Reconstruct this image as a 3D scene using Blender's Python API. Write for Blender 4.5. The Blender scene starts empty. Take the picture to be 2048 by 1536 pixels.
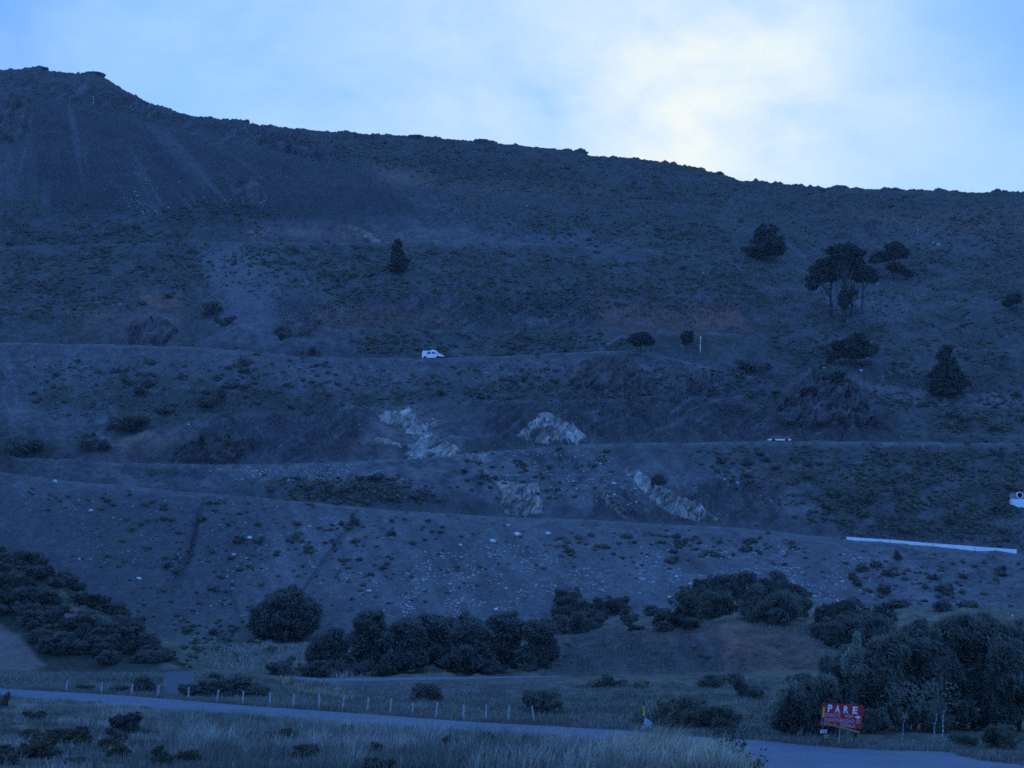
import bpy, math, random
import numpy as np
from mathutils import Vector, Matrix
R = math.radians
rng = np.random.default_rng(7)
random.seed(7)
scene = bpy.context.scene

# ---------------------------------------------------------------- camera
F_PX, HOR, CX = 3248.0, 1180.0, 1024.0          # focal length, horizon row and centre column of the photograph
cam_d = bpy.data.cameras.new("camera")
cam_d.sensor_width = 36.0
cam_d.lens = 36.0 * F_PX / 2048.0
cam_d.shift_y = (HOR - 768.0) / 2048.0
cam_d.clip_start = 0.3
cam_d.clip_end = 9000
cam = bpy.data.objects.new("camera", cam_d)
cam.rotation_euler = (R(90), 0, 0)
scene.collection.objects.link(cam)
scene.camera = cam

# ---------------------------------------------------------------- sky and light (dusk, sun behind the ridge and cloud)
SUN_EL, SUN_AZ = 17.0, 6.5                      # degrees above the horizon, degrees right of the view axis
world = bpy.data.worlds.new("World")
scene.world = world
world.use_nodes = True
wn, wl = world.node_tree.nodes, world.node_tree.links
wn.clear()
def wnode(t, **kw):
    n = wn.new(t)
    for k, v in kw.items():
        setattr(n, k, v)
    return n
def wmath(op, a, b=None, clamp=False):
    n = wnode("ShaderNodeMath", operation=op, use_clamp=clamp)
    for i, v in enumerate((a, b)):
        if v is None: continue
        if isinstance(v, (int, float)): n.inputs[i].default_value = v
        else: wl.new(v, n.inputs[i])
    return n.outputs[0]
def wmix(fac, a, b, blend="MIX"):
    n = wnode("ShaderNodeMix", data_type="RGBA", blend_type=blend)
    for sock, v in ((n.inputs[0], fac), (n.inputs[6], a), (n.inputs[7], b)):
        if isinstance(v, (int, float)): sock.default_value = v
        elif isinstance(v, tuple): sock.default_value = v + (1,)
        else: wl.new(v, sock)
    return n.outputs[2]
sky = wnode("ShaderNodeTexSky", sky_type="NISHITA", sun_disc=False)
sky.sun_elevation = R(SUN_EL); sky.sun_rotation = R(SUN_AZ)
sky.altitude = 1200; sky.air_density = 1.6; sky.dust_density = 0.4; sky.ozone_density = 6.0
tc = wnode("ShaderNodeTexCoord")
mp = wnode("ShaderNodeMapping"); mp.inputs["Scale"].default_value = (1.0, 1.0, 1.6)
wl.new(tc.outputs["Generated"], mp.inputs[0])
def wnoise(scale, detail, rough, dist=0.0):
    n = wnode("ShaderNodeTexNoise"); n.inputs["Scale"].default_value = scale
    n.inputs["Detail"].default_value = detail; n.inputs["Roughness"].default_value = rough
    n.inputs["Distortion"].default_value = dist
    wl.new(mp.outputs[0], n.inputs["Vector"]); return n.outputs["Fac"]
def wlobe(px, py, width_px):                     # soft patch of cloud in one part of the sky (a direction, not a pixel)
    d = Vector(((px - CX) / F_PX, 1, (HOR - py) / F_PX)).normalized()
    n = wnode("ShaderNodeVectorMath", operation="DOT_PRODUCT")
    nn = wnode("ShaderNodeVectorMath", operation="NORMALIZE"); wl.new(tc.outputs["Generated"], nn.inputs[0])
    wl.new(nn.outputs[0], n.inputs[0]); n.inputs[1].default_value = d
    ang2 = wmath("MULTIPLY", wmath("SUBTRACT", 1.0, n.outputs["Value"]), 2.0)      # ~angle squared
    return wmath("POWER", 2.718, wmath("MULTIPLY", ang2, -1.0 / (width_px / F_PX) ** 2))
blue = wmix(1.0, sky.outputs[0], (0.60, 0.95, 1.45), "MULTIPLY")      # white balance of the dusk photograph
n_big = wnoise(5.0, 6, 0.55, 0.4)
n_fine = wnoise(13.0, 6, 0.6, 0.3)
puff = wmath("ADD", wmath("MULTIPLY", n_big, 0.6), wmath("MULTIPLY", n_fine, 0.4))
lobes = wmath("ADD", wmath("MULTIPLY", wlobe(1415, 215, 235), 0.70),
        wmath("ADD", wmath("MULTIPLY", wlobe(1480, 190, 500), 0.19), wmath("MULTIPLY", wlobe(900, 130, 280), 0.20)))
lobes = wmath("ADD", lobes, wmath("MULTIPLY", wlobe(60, 110, 120), 0.16))
bright = wmath("MULTIPLY", lobes, wmath("MULTIPLY", wmath("SUBTRACT", puff, 0.30), 4.0), clamp=True)
veil = wmath("MULTIPLY", wmath("SUBTRACT", puff, 0.37), 3.2, clamp=True)
edge = wmath("ADD", wmath("MULTIPLY", wlobe(2080, 40, 210), 1.0), wmath("MULTIPLY", wlobe(-40, 10, 170), 1.0))
veil = wmath("MULTIPLY", veil, wmath("SUBTRACT", 1.0, wmath("MULTIPLY", edge, 0.9), clamp=True))
K = 1.0
base_c = wmix(0.6, blue, wmix(wmath("MULTIPLY", edge, 1.0, clamp=True), (3.9, 6.9, 10.8), (1.7, 4.9, 10.6)))
c1 = wmix(veil, base_c, (4.7, 7.4, 10.8))
c2 = wmix(bright, c1, (10.2, 10.4, 9.2))
# the cloud deck overhead is thinner and dimmer than the bright patch by the sun
sep = wnode("ShaderNodeSeparateXYZ"); wl.new(tc.outputs["Generated"], sep.inputs[0])
up = wmath("MULTIPLY", wmath("SUBTRACT", sep.outputs["Z"], 0.38), 2.2, clamp=True)
c3 = wmix(up, c2, (2.35, 6.9, 21.0))
back = wmath("MULTIPLY", wmath("SUBTRACT", 0.65, sep.outputs["Y"]), 1.2, clamp=True)
c4 = wmix(back, c3, (2.35, 6.9, 21.0))
bg = wnode("ShaderNodeBackground"); bg.inputs["Strength"].default_value = 0.10
wl.new(c4, bg.inputs["Color"])
out = wnode("ShaderNodeOutputWorld"); wl.new(bg.outputs[0], out.inputs[0])

sun_d = bpy.data.lights.new("sun", "SUN"); sun_d.energy = 0.12; sun_d.angle = R(12); sun_d.color = (1.0, 0.93, 0.85)
sun = bpy.data.objects.new("sun", sun_d)
sdir = Vector((math.sin(R(SUN_AZ)) * math.cos(R(SUN_EL)), math.cos(R(SUN_AZ)) * math.cos(R(SUN_EL)), math.sin(R(SUN_EL))))
sun.rotation_euler = sdir.to_track_quat("Z", "Y").to_euler()
scene.collection.objects.link(sun)

vs = scene.view_settings
vs.view_transform = "Standard"; vs.look = "None"; vs.exposure = 0.0; vs.gamma = 1.0
scene.cycles.max_bounces = 5
scene.cycles.diffuse_bounces = 4
scene.cycles.filter_width = 1.6
scene.cycles.use_denoising = False
scene.cycles.denoiser = 'OPENIMAGEDENOISE'
scene.cycles.denoising_input_passes = 'RGB_ALBEDO_NORMAL'
scene.cycles.denoising_prefilter = 'ACCURATE'

# ---------------------------------------------------------------- object helpers
def link(o, parent=None):
    scene.collection.objects.link(o)
    if parent is not None: o.parent = parent
    return o
def tag(o, label=None, cat=None, group=None, kind=None):
    if label: o["label"] = label
    if cat: o["category"] = cat
    if group: o["group"] = group
    if kind: o["kind"] = kind
    return o
def empty(name, loc, label, cat, group=None, rz=0.0):
    o = bpy.data.objects.new(name, None); o.location = loc; o.rotation_euler = (0, 0, rz)
    o.empty_display_size = 0.3
    link(o); return tag(o, label, cat, group)
def mesh_np(name, verts, faces, mat, parent=None, smooth=False, colors=None, loc=None):
    """verts (N,3); faces (M,k) all the same k, or a list of lists"""
    me = bpy.data.meshes.new(name)
    verts = np.asarray(verts, dtype=np.float32)
    if isinstance(faces, np.ndarray):
        m, k = faces.shape
        me.vertices.add(len(verts)); me.vertices.foreach_set("co", verts.ravel())
        me.loops.add(m * k); me.loops.foreach_set("vertex_index", faces.astype(np.int32).ravel())
        me.polygons.add(m)
        me.polygons.foreach_set("loop_start", np.arange(0, m * k, k, dtype=np.int32))
        me.polygons.foreach_set("loop_total", np.full(m, k, dtype=np.int32))
        if smooth: me.polygons.foreach_set("use_smooth", np.ones(m, dtype=bool))
        me.update(calc_edges=True)
    else:
        me.from_pydata([tuple(map(float, v)) for v in verts], [], [list(map(int, f)) for f in faces])
        if smooth:
            for p in me.polygons: p.use_smooth = True
    if colors is not None:
        a = me.color_attributes.new("Col", "FLOAT_COLOR", "POINT")
        c = np.ones((len(verts), 4), dtype=np.float32); c[:, :3] = colors
        a.data.foreach_set("color", c.ravel())
    me.materials.append(mat)
    o = bpy.data.objects.new(name, me)
    if loc is not None: o.location = loc
    return link(o, parent)
class MB:
    """collects simple solids that become ONE mesh"""
    def __init__(s): s.v = []; s.f = []
    def add(s, v, f):
        b = len(s.v); s.v += [tuple(p) for p in v]; s.f += [[i + b for i in q] for q in f]
    def box(s, c, size, rot=None):
        hx, hy, hz = [q / 2 for q in size]
        pts = [Vector((x * hx, y * hy, z * hz)) for z in (-1, 1) for y in (-1, 1) for x in (-1, 1)]
        M = rot if rot is not None else Matrix.Identity(3)
        pts = [M @ p + Vector(c) for p in pts]
        s.add(pts, [(0, 2, 3, 1), (4, 5, 7, 6), (0, 1, 5, 4), (2, 6, 7, 3), (0, 4, 6, 2), (1, 3, 7, 5)])
    def tube(s, a, b, ra, rb=None, n=8, caps=True):
        rb = ra if rb is None else rb
        a, b = Vector(a), Vector(b); d = (b - a).normalized()
        u = d.orthogonal().normalized(); w = d.cross(u)
        v = []
        for p, r in ((a, ra), (b, rb)):
            for i in range(n):
                t = 2 * math.pi * i / n
                v.append(p + (u * math.cos(t) + w * math.sin(t)) * r)
        f = [(i, (i + 1) % n, n + (i + 1) % n, n + i) for i in range(n)]
        if caps: f += [tuple(reversed(range(n))), tuple(range(n, 2 * n))]
        s.add(v, f)
    def path(s, pts, rad, n=7):
        for i in range(len(pts) - 1):
            s.tube(pts[i], pts[i + 1], rad[i], rad[i + 1], n)
    def build(s, name, mat, parent=None, smooth=False):
        return mesh_np(name, s.v, s.f, mat, parent, smooth)

# ---------------------------------------------------------------- materials
MATS = {}
def mat(name, col, rough=0.85, var=0.25, scale=3.0, bump=0.0, bscale=20.0, attr=False, spec=0.25, metal=0.0, col2=None, coat=0.0, trans=0.0):
    m = bpy.data.materials.new(name); m.use_nodes = True
    nt = m.node_tree; n, l = nt.nodes, nt.links
    b = n["Principled BSDF"]
    b.inputs["Roughness"].default_value = rough
    b.inputs["Specular IOR Level"].default_value = spec
    b.inputs["Metallic"].default_value = metal
    b.inputs["Coat Weight"].default_value = coat
    tcx = n.new("ShaderNodeTexCoord")
    nz = n.new("ShaderNodeTexNoise"); nz.inputs["Scale"].default_value = scale; nz.inputs["Detail"].default_value = 6
    nz.inputs["Roughness"].default_value = 0.65
    l.new(tcx.outputs["Object"], nz.inputs["Vector"])
    mr = n.new("ShaderNodeMapRange"); mr.inputs["From Min"].default_value = 0.25; mr.inputs["From Max"].default_value = 0.75
    l.new(nz.outputs["Fac"], mr.inputs["Value"])
    mx = n.new("ShaderNodeMix"); mx.data_type = "RGBA"; mx.blend_type = "MIX"
    l.new(mr.outputs[0], mx.inputs[0])
    if attr:
        at = n.new("ShaderNodeAttribute"); at.attribute_name = "Col"
        for k, s_ in ((6, 1 - var), (7, 1 + var)):
            mm = n.new("ShaderNodeMix"); mm.data_type = "RGBA"; mm.blend_type = "MULTIPLY"; mm.inputs[0].default_value = 1
            l.new(at.outputs["Color"], mm.inputs[6]); mm.inputs[7].default_value = (s_, s_, s_, 1)
            l.new(mm.outputs[2], mx.inputs[k])
    else:
        c2 = col2 or tuple(c * (1 + var) for c in col)
        c1 = col if col2 else tuple(c * (1 - var) for c in col)
        mx.inputs[6].default_value = tuple(c1) + (1,); mx.inputs[7].default_value = tuple(c2) + (1,)
    l.new(mx.outputs[2], b.inputs["Base Color"])
    if bump:
        nb = n.new("ShaderNodeTexNoise"); nb.inputs["Scale"].default_value = bscale; nb.inputs["Detail"].default_value = 5
        l.new(tcx.outputs["Object"], nb.inputs["Vector"])
        bp = n.new("ShaderNodeBump"); bp.inputs["Strength"].default_value = 1.0; bp.inputs["Distance"].default_value = bump
        l.new(nb.outputs["Fac"], bp.inputs["Height"]); l.new(bp.outputs[0], b.inputs["Normal"])
    if trans:
        tr = n.new("ShaderNodeBsdfTranslucent"); ms = n.new("ShaderNodeMixShader"); ms.inputs[0].default_value = trans
        l.new(mx.outputs[2], tr.inputs["Color"]); l.new(b.outputs[0], ms.inputs[1]); l.new(tr.outputs[0], ms.inputs[2])
        l.new(ms.outputs[0], n["Material Output"].inputs["Surface"])
    MATS[name] = m
    return m
M_ground = mat("hill_ground", (0, 0, 0), 0.95, 0.35, 1.1, bump=0.25, bscale=1.6, attr=True, spec=0.1)
M_road = mat("road_gravel", (0.075, 0.099, 0.123), 0.9, 0.22, 0.32, bump=0.04, bscale=5, spec=0.15)
M_track = mat("track_gravel", (0.056, 0.066, 0.076), 0.95, 0.15, 0.8, bump=0.05, bscale=3, spec=0.1)
M_shrub = [mat("shrub_leaf_olive", (0.058, 0.062, 0.042), 0.9, 0.4, 0.9, spec=0.05),
           mat("shrub_leaf_dark", (0.045, 0.050, 0.038), 0.9, 0.4, 0.9, spec=0.05),
           mat("shrub_leaf_yellowish", (0.074, 0.068, 0.042), 0.9, 0.4, 0.9, spec=0.05)]
M_arau = mat("monkey_puzzle_needles", (0.036, 0.042, 0.032), 0.9, 0.35, 0.8, spec=0.05)
M_tree = mat("tree_leaf", (0.110, 0.118, 0.100), 0.85, 0.45, 0.6, spec=0.05, trans=0.5)
M_willow = mat("willow_leaf", (0.135, 0.145, 0.115), 0.8, 0.45, 0.6, spec=0.1, trans=0.5)
M_poplar = mat("poplar_leaf_pale", (0.19, 0.22, 0.165), 0.7, 0.4, 1.5, spec=0.2, trans=0.5)
M_pale_bush = mat("bush_leaf_grey_green", (0.100, 0.115, 0.085), 0.85, 0.4, 0.8, spec=0.05, trans=0.5)
M_bark = mat("bark_dark", (0.035, 0.032, 0.030), 0.95, 0.3, 6, bump=0.02, bscale=14)
M_bark_pale = mat("bark_pale", (0.22, 0.22, 0.205), 0.85, 0.45, 5, bump=0.01, bscale=14)
M_pale_rock = mat("pale_strata_rock", (0.27, 0.26, 0.23), 0.9, 0.35, 0.9, bump=0.25, bscale=2.2, attr=True, spec=0.15)
M_dark_rock = mat("dark_crag_rock", (0.05, 0.047, 0.045), 0.92, 0.4, 0.6, bump=0.35, bscale=1.2, spec=0.15)
M_stone = mat("white_stone", (0.42, 0.42, 0.40), 0.85, 0.2, 1.0, spec=0.2)
M_scree = mat("scree_stone", (0.27, 0.26, 0.245), 0.9, 0.6, 0.35, spec=0.2)
M_grass = mat("grass_blades", (0, 0, 0), 0.85, 0.25, 2.0, attr=True, spec=0.1)
M_white = mat("white_paint", (0.70, 0.64, 0.58), 0.55, 0.06, 2.0, spec=0.4)
M_concrete = mat("whitewashed_concrete", (0.58, 0.58, 0.57), 0.8, 0.12, 1.2, bump=0.02, bscale=5)
M_post = mat("weathered_white_post", (0.27, 0.27, 0.265), 0.8, 0.25, 6.0, bump=0.01, bscale=20)
M_glass = mat("dark_glass", (0.02, 0.025, 0.03), 0.12, 0.1, 2, spec=0.6)
M_rubber = mat("tyre_rubber", (0.012, 0.012, 0.013), 0.8, 0.2, 4)
M_metal = mat("wheel_rim_metal", (0.35, 0.35, 0.36), 0.4, 0.1, 4, metal=0.6)
M_red = mat("red_paint", (0.22, 0.045, 0.06), 0.5, 0.12, 2.0, spec=0.3)
M_signred = mat("sign_red_paint", (0.33, 0.018, 0.016), 0.65, 0.14, 2.5, spec=0.2)
M_lamp = mat("headlamp_lens", (0.5, 0.5, 0.52), 0.15, 0.05, 3, spec=0.6)
M_black = mat("black_plastic_and_shade", (0.015, 0.015, 0.017), 0.6, 0.2, 5)  # plastic parts, and the disc painted as shade inside the drain pipe
M_yellow = mat("yellow_paint", (0.45, 0.30, 0.03), 0.6, 0.2, 5)
M_yellow_old = mat("faded_yellow_paint", (0.20, 0.16, 0.05), 0.8, 0.3, 4)
M_bluepole = mat("dark_blue_paint", (0.02, 0.03, 0.07), 0.6, 0.2, 5)
M_panel = mat("grey_white_panel", (0.27, 0.27, 0.32), 0.6, 0.15, 3)

# ---------------------------------------------------------------- noise
_tab = np.random.default_rng(11).random((256, 256)).astype(np.float64)
def vn(x, y, seed=0):
    x = x + seed * 17.31; y = y + seed * 9.77
    xi = np.floor(x).astype(np.int64); yi = np.floor(y).astype(np.int64)
    fx = x - xi; fy = y - yi
    fx = fx * fx * (3 - 2 * fx); fy = fy * fy * (3 - 2 * fy)
    a = _tab[xi & 255, yi & 255]; b = _tab[(xi + 1) & 255, yi & 255]
    c = _tab[xi & 255, (yi + 1) & 255]; d = _tab[(xi + 1) & 255, (yi + 1) & 255]
    return (a * (1 - fx) + b * fx) * (1 - fy) + (c * (1 - fx) + d * fx) * fy
def fbm(x, y, o=4, seed=0, gain=0.5):
    s = 0; a = 1; t = 0
    for k in range(o):
        s = s + a * (vn(x * 2 ** k, y * 2 ** k, seed + k * 3) - 0.5); t += a; a *= gain
    return s / t * 2            # about -1..1
def sstep(a, b, x):
    t = np.clip((x - a) / (b - a), 0, 1); return t * t * (3 - 2 * t)

# ---------------------------------------------------------------- region masks on the hill (image-plane outlines of real surfaces)
def poly_sd(px, py, poly):
    """signed distance (positive inside)"""
    P = np.asarray(poly, float); n = len(P)
    d2 = np.full(px.shape, 1e18); inside = np.zeros(px.shape, bool)
    for i in range(n):
        ax, ay = P[i]; bx, by = P[(i + 1) % n]
        ex, ey = bx - ax, by - ay
        t = np.clip(((px - ax) * ex + (py - ay) * ey) / (ex * ex + ey * ey + 1e-9), 0, 1)
        dx, dy = px - ax - t * ex, py - ay - t * ey
        d2 = np.minimum(d2, dx * dx + dy * dy)
        if by != ay:
            c = ((ay > py) != (by > py)) & (px < ex * (py - ay) / (by - ay) + ax)
            inside ^= c
    return np.where(inside, 1, -1) * np.sqrt(d2)

class Surf:
    """a terrain sheet: columns are plan directions u = X/Y, rows run away from the viewer"""
    def __init__(s, xs, D, Z): s.xs, s.D, s.Z = xs, D, Z
    def prep(s):
        s.Y = HOR - s.Z / s.D * F_PX
    def at_px(s, x, y):
        j = np.searchsorted(s.xs, x); j = min(max(j, 1), len(s.xs) - 1)
        if abs(s.xs[j - 1] - x) < abs(s.xs[j] - x): j -= 1
        col = s.Y[:, j]; m = np.minimum.accumulate(col)
        k = int(np.argmax(m <= y))
        if m[-1] > y: k = int(np.argmin(m))
        k = max(k, 1)
        y0, y1 = m[k - 1], m[k]
        t = 0 if abs(y0 - y1) < 1e-6 else (y0 - y) / (y0 - y1)
        t = min(max(t, 0), 1)
        d = s.D[k - 1, j] * (1 - t) + s.D[k, j] * t
        z = s.Z[k - 1, j] * (1 - t) + s.Z[k, j] * t
        if abs(col[k - 1] - m[k - 1]) > 0.01: d, z = s.D[k, j], s.Z[k, j]
        return np.array([(x - CX) / F_PX * d, d, z])
    def z_at(s, X, Yd):
        x = CX + X / Yd * F_PX
        j = int(np.clip(np.searchsorted(s.xs, x), 1, len(s.xs) - 1))
        t = float(np.clip((x - s.xs[j - 1]) / (s.xs[j] - s.xs[j - 1]), 0, 1))
        return float(np.interp(Yd, s.D[:, j - 1], s.Z[:, j - 1]) * (1 - t) + np.interp(Yd, s.D[:, j], s.Z[:, j]) * t)

def zp(y, d): return (HOR - y) * d / F_PX
xs = np.concatenate([np.arange(-800, -40, 14), np.arange(-40, 2092, 2.0), np.arange(2092, 2860, 14)]).astype(float)
nc = len(xs)
def L(*pts):
    p = np.asarray(pts, float); return np.interp(xs, p[:, 0], p[:, 1])
def zc(v): return np.full(nc, float(v))
yF = L((-800, 1362), (-300, 1364), (0, 1377), (133, 1385), (250, 1391), (400, 1404), (500, 1412), (600, 1419), (730, 1428), (925, 1443), (1075, 1451),
       (1260, 1462), (1350, 1471), (1500, 1480), (1640, 1493), (1700, 1498), (1800, 1502), (1905, 1504), (1925, 1513), (1960, 1521), (2048, 1531), (2300, 1560), (2850, 1600))
yN = L((-800, 1376), (-300, 1378), (0, 1391), (250, 1411), (500, 1431), (600, 1441), (850, 1456), (1100, 1474), (1200, 1483), (1350, 1503), (1500, 1532),
       (1600, 1552), (1800, 1585), (2048, 1625), (2850, 1720))
dF = 8.5 * F_PX / (yF - HOR); dN = 8.5 * F_PX / (yN - HOR)
d_R1 = L((-800, 300), (600, 300), (1000, 303), (1500, 305), (2048, 300), (2850, 295))
y_R1 = L((-800, 880), (0, 945), (130, 962), (400, 985), (600, 1003), (800, 1022), (1000, 1033), (1250, 1043), (1500, 1058), (1700, 1079), (2048, 1108), (2850, 1160))
d_R2 = L((-800, 320), (600, 320), (950, 330), (1500, 341), (2048, 345), (2850, 345))
y_R2 = L((-800, 850), (0, 915), (200, 925), (440, 929), (600, 927), (840, 917), (950, 905), (1180, 888), (1550, 882), (2048, 886), (2850, 900))
d_R2b = d_R2 + L((-800, 30), (950, 28), (1500, 24), (1850, 14), (2850, 14))
y_R2b = L((-800, 790), (0, 820), (500, 830), (950, 802), (1180, 800), (1350, 790), (1500, 805), (1700, 842), (1860, 868), (2048, 868), (2850, 880))
d_R3 = L((-800, 395), (0, 397), (850, 400), (1240, 400), (1580, 393), (2048, 388), (2850, 385))
y_R3 = L((-800, 660), (0, 684), (380, 694), (620, 714), (850, 717), (1000, 713), (1240, 701), (1330, 714), (1450, 742), (1580, 772), (1750, 800), (2048, 815), (2850, 830))
d_R4 = d_R3 + 26
y_R4 = L((-800, 590), (0, 612), (400, 640), (700, 661), (1240, 659), (1500, 668), (1700, 690), (2048, 700), (2850, 700))
d_R5 = L((-800, 500), (2850, 500))
y_R5 = L((-800, 470), (0, 495), (430, 483), (700, 486), (950, 478), (1200, 495), (1450, 505), (1700, 560), (1850, 560), (2048, 540), (2850, 520))
d_R6 = L((-800, 640), (0, 625), (750, 600), (1300, 590), (2048, 575), (2850, 570))
y_R6 = L((-800, 180), (60, 192), (300, 247), (600, 312), (750, 342), (900, 375), (1100, 388), (1300, 400), (1700, 440), (2048, 455), (2850, 470))
d_SK = L((-800, 700), (0, 690), (200, 682), (300, 668), (500, 655), (1000, 650), (1500, 640), (2048, 640), (2850, 640))
y_SK = L((-800, 95), (-200, 120), (0, 141), (30, 139), (80, 136), (90, 142), (120, 143), (160, 148), (190, 147), (215, 158), (240, 176), (300, 207), (380, 232), (430, 239), (480, 242), (510, 251), (600, 259),
         (700, 266), (800, 271), (870, 276), (1000, 287), (1060, 293), (1160, 303), (1180, 311), (1270, 317), (1300, 320), (1360, 330), (1430, 345), (1480, 360),
         (1550, 366), (1650, 375), (1780, 379), (1880, 382), (1950, 385), (2048, 384), (2850, 410))
A = []      # (d, z, rows to the next anchor, noise weight)
right = sstep(1430, 1620, xs)
A.append((zc(1.5), zc(-1.7), 6, 0))
A.append((zc(30), -4.1 - 1.4 * right, 10, .2))
A.append((np.minimum(48, dN - 6), -5.3 - 2.2 * right, 26, .5))
dm = .5 * (np.minimum(48, dN - 6) + dN)
A.append((dm, -6.95 - 1.15 * right, 26, .5))
A.append((dN, zc(-8.5), 8, 0))
A.append((dF, zc(-8.5), 8, .12))
A.append((dF + 4, zc(-8.6), 22, .2))
A.append((np.maximum(155, dF + 6), L((-800, -8.5), (450, -8.45), (600, -9.8), (700, -10.4), (1100, -10.4), (1400, -10), (1700, -9.8), (2850, -9.5)), 22, .15))
y8 = L((-800, 1345), (420, 1345), (640, 1363), (1100, 1359), (1400, 1354), (1600, 1347), (2850, 1335))
z8 = zp(y8, 165.0)
A.append((zc(165), z8, 4, 0))
A.append((zc(171), z8, 20, .3))
A.append((zc(192), zp(L((-800, 1328), (420, 1328), (1000, 1325), (1120, 1310), (1200, 1290), (1300, 1262), (1400, 1248), (1550, 1238), (1620, 1255), (1700, 1290), (2850, 1290)), 192), 16, .5))
A.append((zc(225), zp(L((-800, 1300), (700, 1300), (1000, 1290), (1200, 1262), (1300, 1238), (1400, 1222), (1550, 1212), (1700, 1240), (2850, 1240)), 225), 14, .4))
dH = L((-800, 250), (600, 250), (1200, 258), (2048, 268), (2850, 268))
A.append((dH, zp(L((-800, 1285), (700, 1285), (1000, 1262), (1200, 1235), (1400, 1205), (1600, 1195), (1800, 1205), (2850, 1200)), dH), 130, .6))
for (d, y, w, n, wt) in ((d_R1, y_R1, 6.0, 62, 1), (d_R2, y_R2, L((-800, 6), (300, 6), (600, 5.5), (2850, 6)), 48, 1),
                         (d_R2b, y_R2b, L((-800, .3), (900, .3), (1000, 3), (1800, 3), (1950, .5), (2850, .5)), 56, 1),
                         (d_R3, y_R3, L((-800, 6), (1600, 6), (1700, 2), (2850, 1)), 34, 1),
                         (d_R4, y_R4, L((-800, .4), (600, .4), (700, 4), (1500, 4), (1600, .4), (2850, .4)), 100, 1),
                         (d_R5, y_R5, L((-800, .4), (400, .4), (460, 4), (1450, 4), (1500, .4), (2850, .4)), 96, 1),
                         (d_R6, y_R6, L((-800, .3), (700, .3), (780, 3), (1300, 3), (1400, .3), (2850, .3)), 64, .8)):
    z = zp(y, d)
    A.append((d, z, 3, 0)); A.append((d + w, z, n, wt))
zS = zp(y_SK, d_SK)
A.append((d_SK, zS, 6, 0))
A.append((d_SK + 14, zS + 0.6, 8, .4))
A.append((d_SK + 180, zS - 25, 8, .5))
A.append((zc(2500), zc(-60), 0, 0))
Dr, Zr, Wr = [], [], []
for k in range(len(A) - 1):
    d0, z0, n, w = A[k]; d1, z1 = A[k + 1][0], A[k + 1][1]
    for i in range(n):
        t = i / n
        tt = t + (0.16 * math.sin(math.pi * t) * (1 - t) if n > 30 and k > 12 else 0)
        Dr.append(d0 + (d1 - d0) * t); Zr.append(z0 + (z1 - z0) * tt)
        Wr.append(w * min(1, 6 * t * (1 - t)) if w else 0.0)
Dr.append(A[-1][0]); Zr.append(A[-1][1]); Wr.append(0.0)
D = np.array(Dr); Z = np.array(Zr); W = np.array(Wr)[:, None]
XX = (xs[None, :] - CX) / F_PX * D
PX = np.broadcast_to(xs[None, :], D.shape)
PY = HOR - Z / D * F_PX
far = sstep(235, 290, D)
# broad folds and gullies of the hillside
def gully(pts, width, depth):
    p = np.asarray(pts, float); gx = np.interp(PY, p[::-1, 1], p[::-1, 0])
    inside = sstep(p[-1, 1] - 5, p[-1, 1] + 30, PY) * (1 - sstep(p[0, 1] - 30, p[0, 1] + 5, PY))
    return -depth * np.exp(-((PX - gx) / width) ** 2) * inside
fold = gully([(385, 690), (400, 600), (380, 480), (330, 300)], 45, 3.5) + gully([(1640, 720), (1600, 600), (1700, 500), (1750, 420)], 110, 3.0) \
     + gully([(330, 1200), (380, 1100), (400, 1000)], 8, 1.2) + gully([(640, 1180), (700, 1060), (720, 1030)], 22, 1.0) \
     + gully([(318, 1185), (352, 1140), (378, 1100), (392, 1060), (398, 1020), (414, 992)], 3.5, .9) + gully([(600, 1190), (640, 1130), (676, 1080), (704, 1040), (716, 1018)], 5, .9) \
     + gully([(1330, 1000), (1365, 950), (1400, 905)], 6, .6) + gully([(1530, 1180), (1560, 1120), (1600, 1080)], 7, .8) + gully([(880, 1180), (930, 1110), (970, 1050)], 6, .7) \
     - gully([(1650, 860), (1650, 800), (1650, 740)], 75, 3.5)
rockmask = np.zeros(D.shape)
for poly in ([(1200, 770), (1500, 725), (1560, 800), (1500, 870), (1180, 875), (1000, 900), (950, 830)], [(250, 930), (420, 850), (760, 800), (700, 930), (450, 940)],
             [(0, 150), (240, 180), (420, 245), (700, 290), (640, 330), (300, 240), (60, 190)], [(560, 600), (1500, 600), (1500, 660), (560, 670)], [(1530, 850), (1560, 760), (1660, 730), (1760, 800), (1800, 880), (1540, 880)],
             [(1180, 980), (1560, 960), (1560, 1050), (1180, 1040)]):
    rockmask = np.maximum(rockmask, sstep(-18, 18, poly_sd(PX, PY, poly) + 20 * fbm(XX / 9, D / 9, 3, 5)))
smooth = np.zeros(D.shape)
for p in ([(60, 190), (750, 345), (850, 430), (560, 430), (250, 410), (0, 400), (0, 290), (66, 280)], [(400, 490), (560, 500), (600, 640), (420, 650)], [(-200, 960), (600, 1010), (1100, 1040), (1700, 1085), (1700, 1180), (1100, 1200), (500, 1290), (300, 1260), (-200, 1060)], [(1200, 900), (1620, 900), (1620, 950), (1500, 940), (1200, 940)]):
    smooth = np.maximum(smooth, sstep(-25, 10, poly_sd(PX, PY, p)))
n1 = fbm(XX / 16, D / 16, 3, 1) * 2.0 + fbm(XX / 40, D / 60, 2, 8) * 2.5
n2 = fbm(XX / 4.2, D / 4.2, 4, 2, .6) * 1.15
st = fbm((XX * .8 + D * .5) / 1.5 + fbm(XX / 8, D / 8, 2, 16) * 2.5, (D * .8 - XX * .6) / 6.0, 4, 6, .65)      # dipping beds
rill = fbm((XX + .35 * (D - 330)) / 2.6, D / 34, 4, 4, .6) * 1.0 * (.5 + .8 * smooth)
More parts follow.
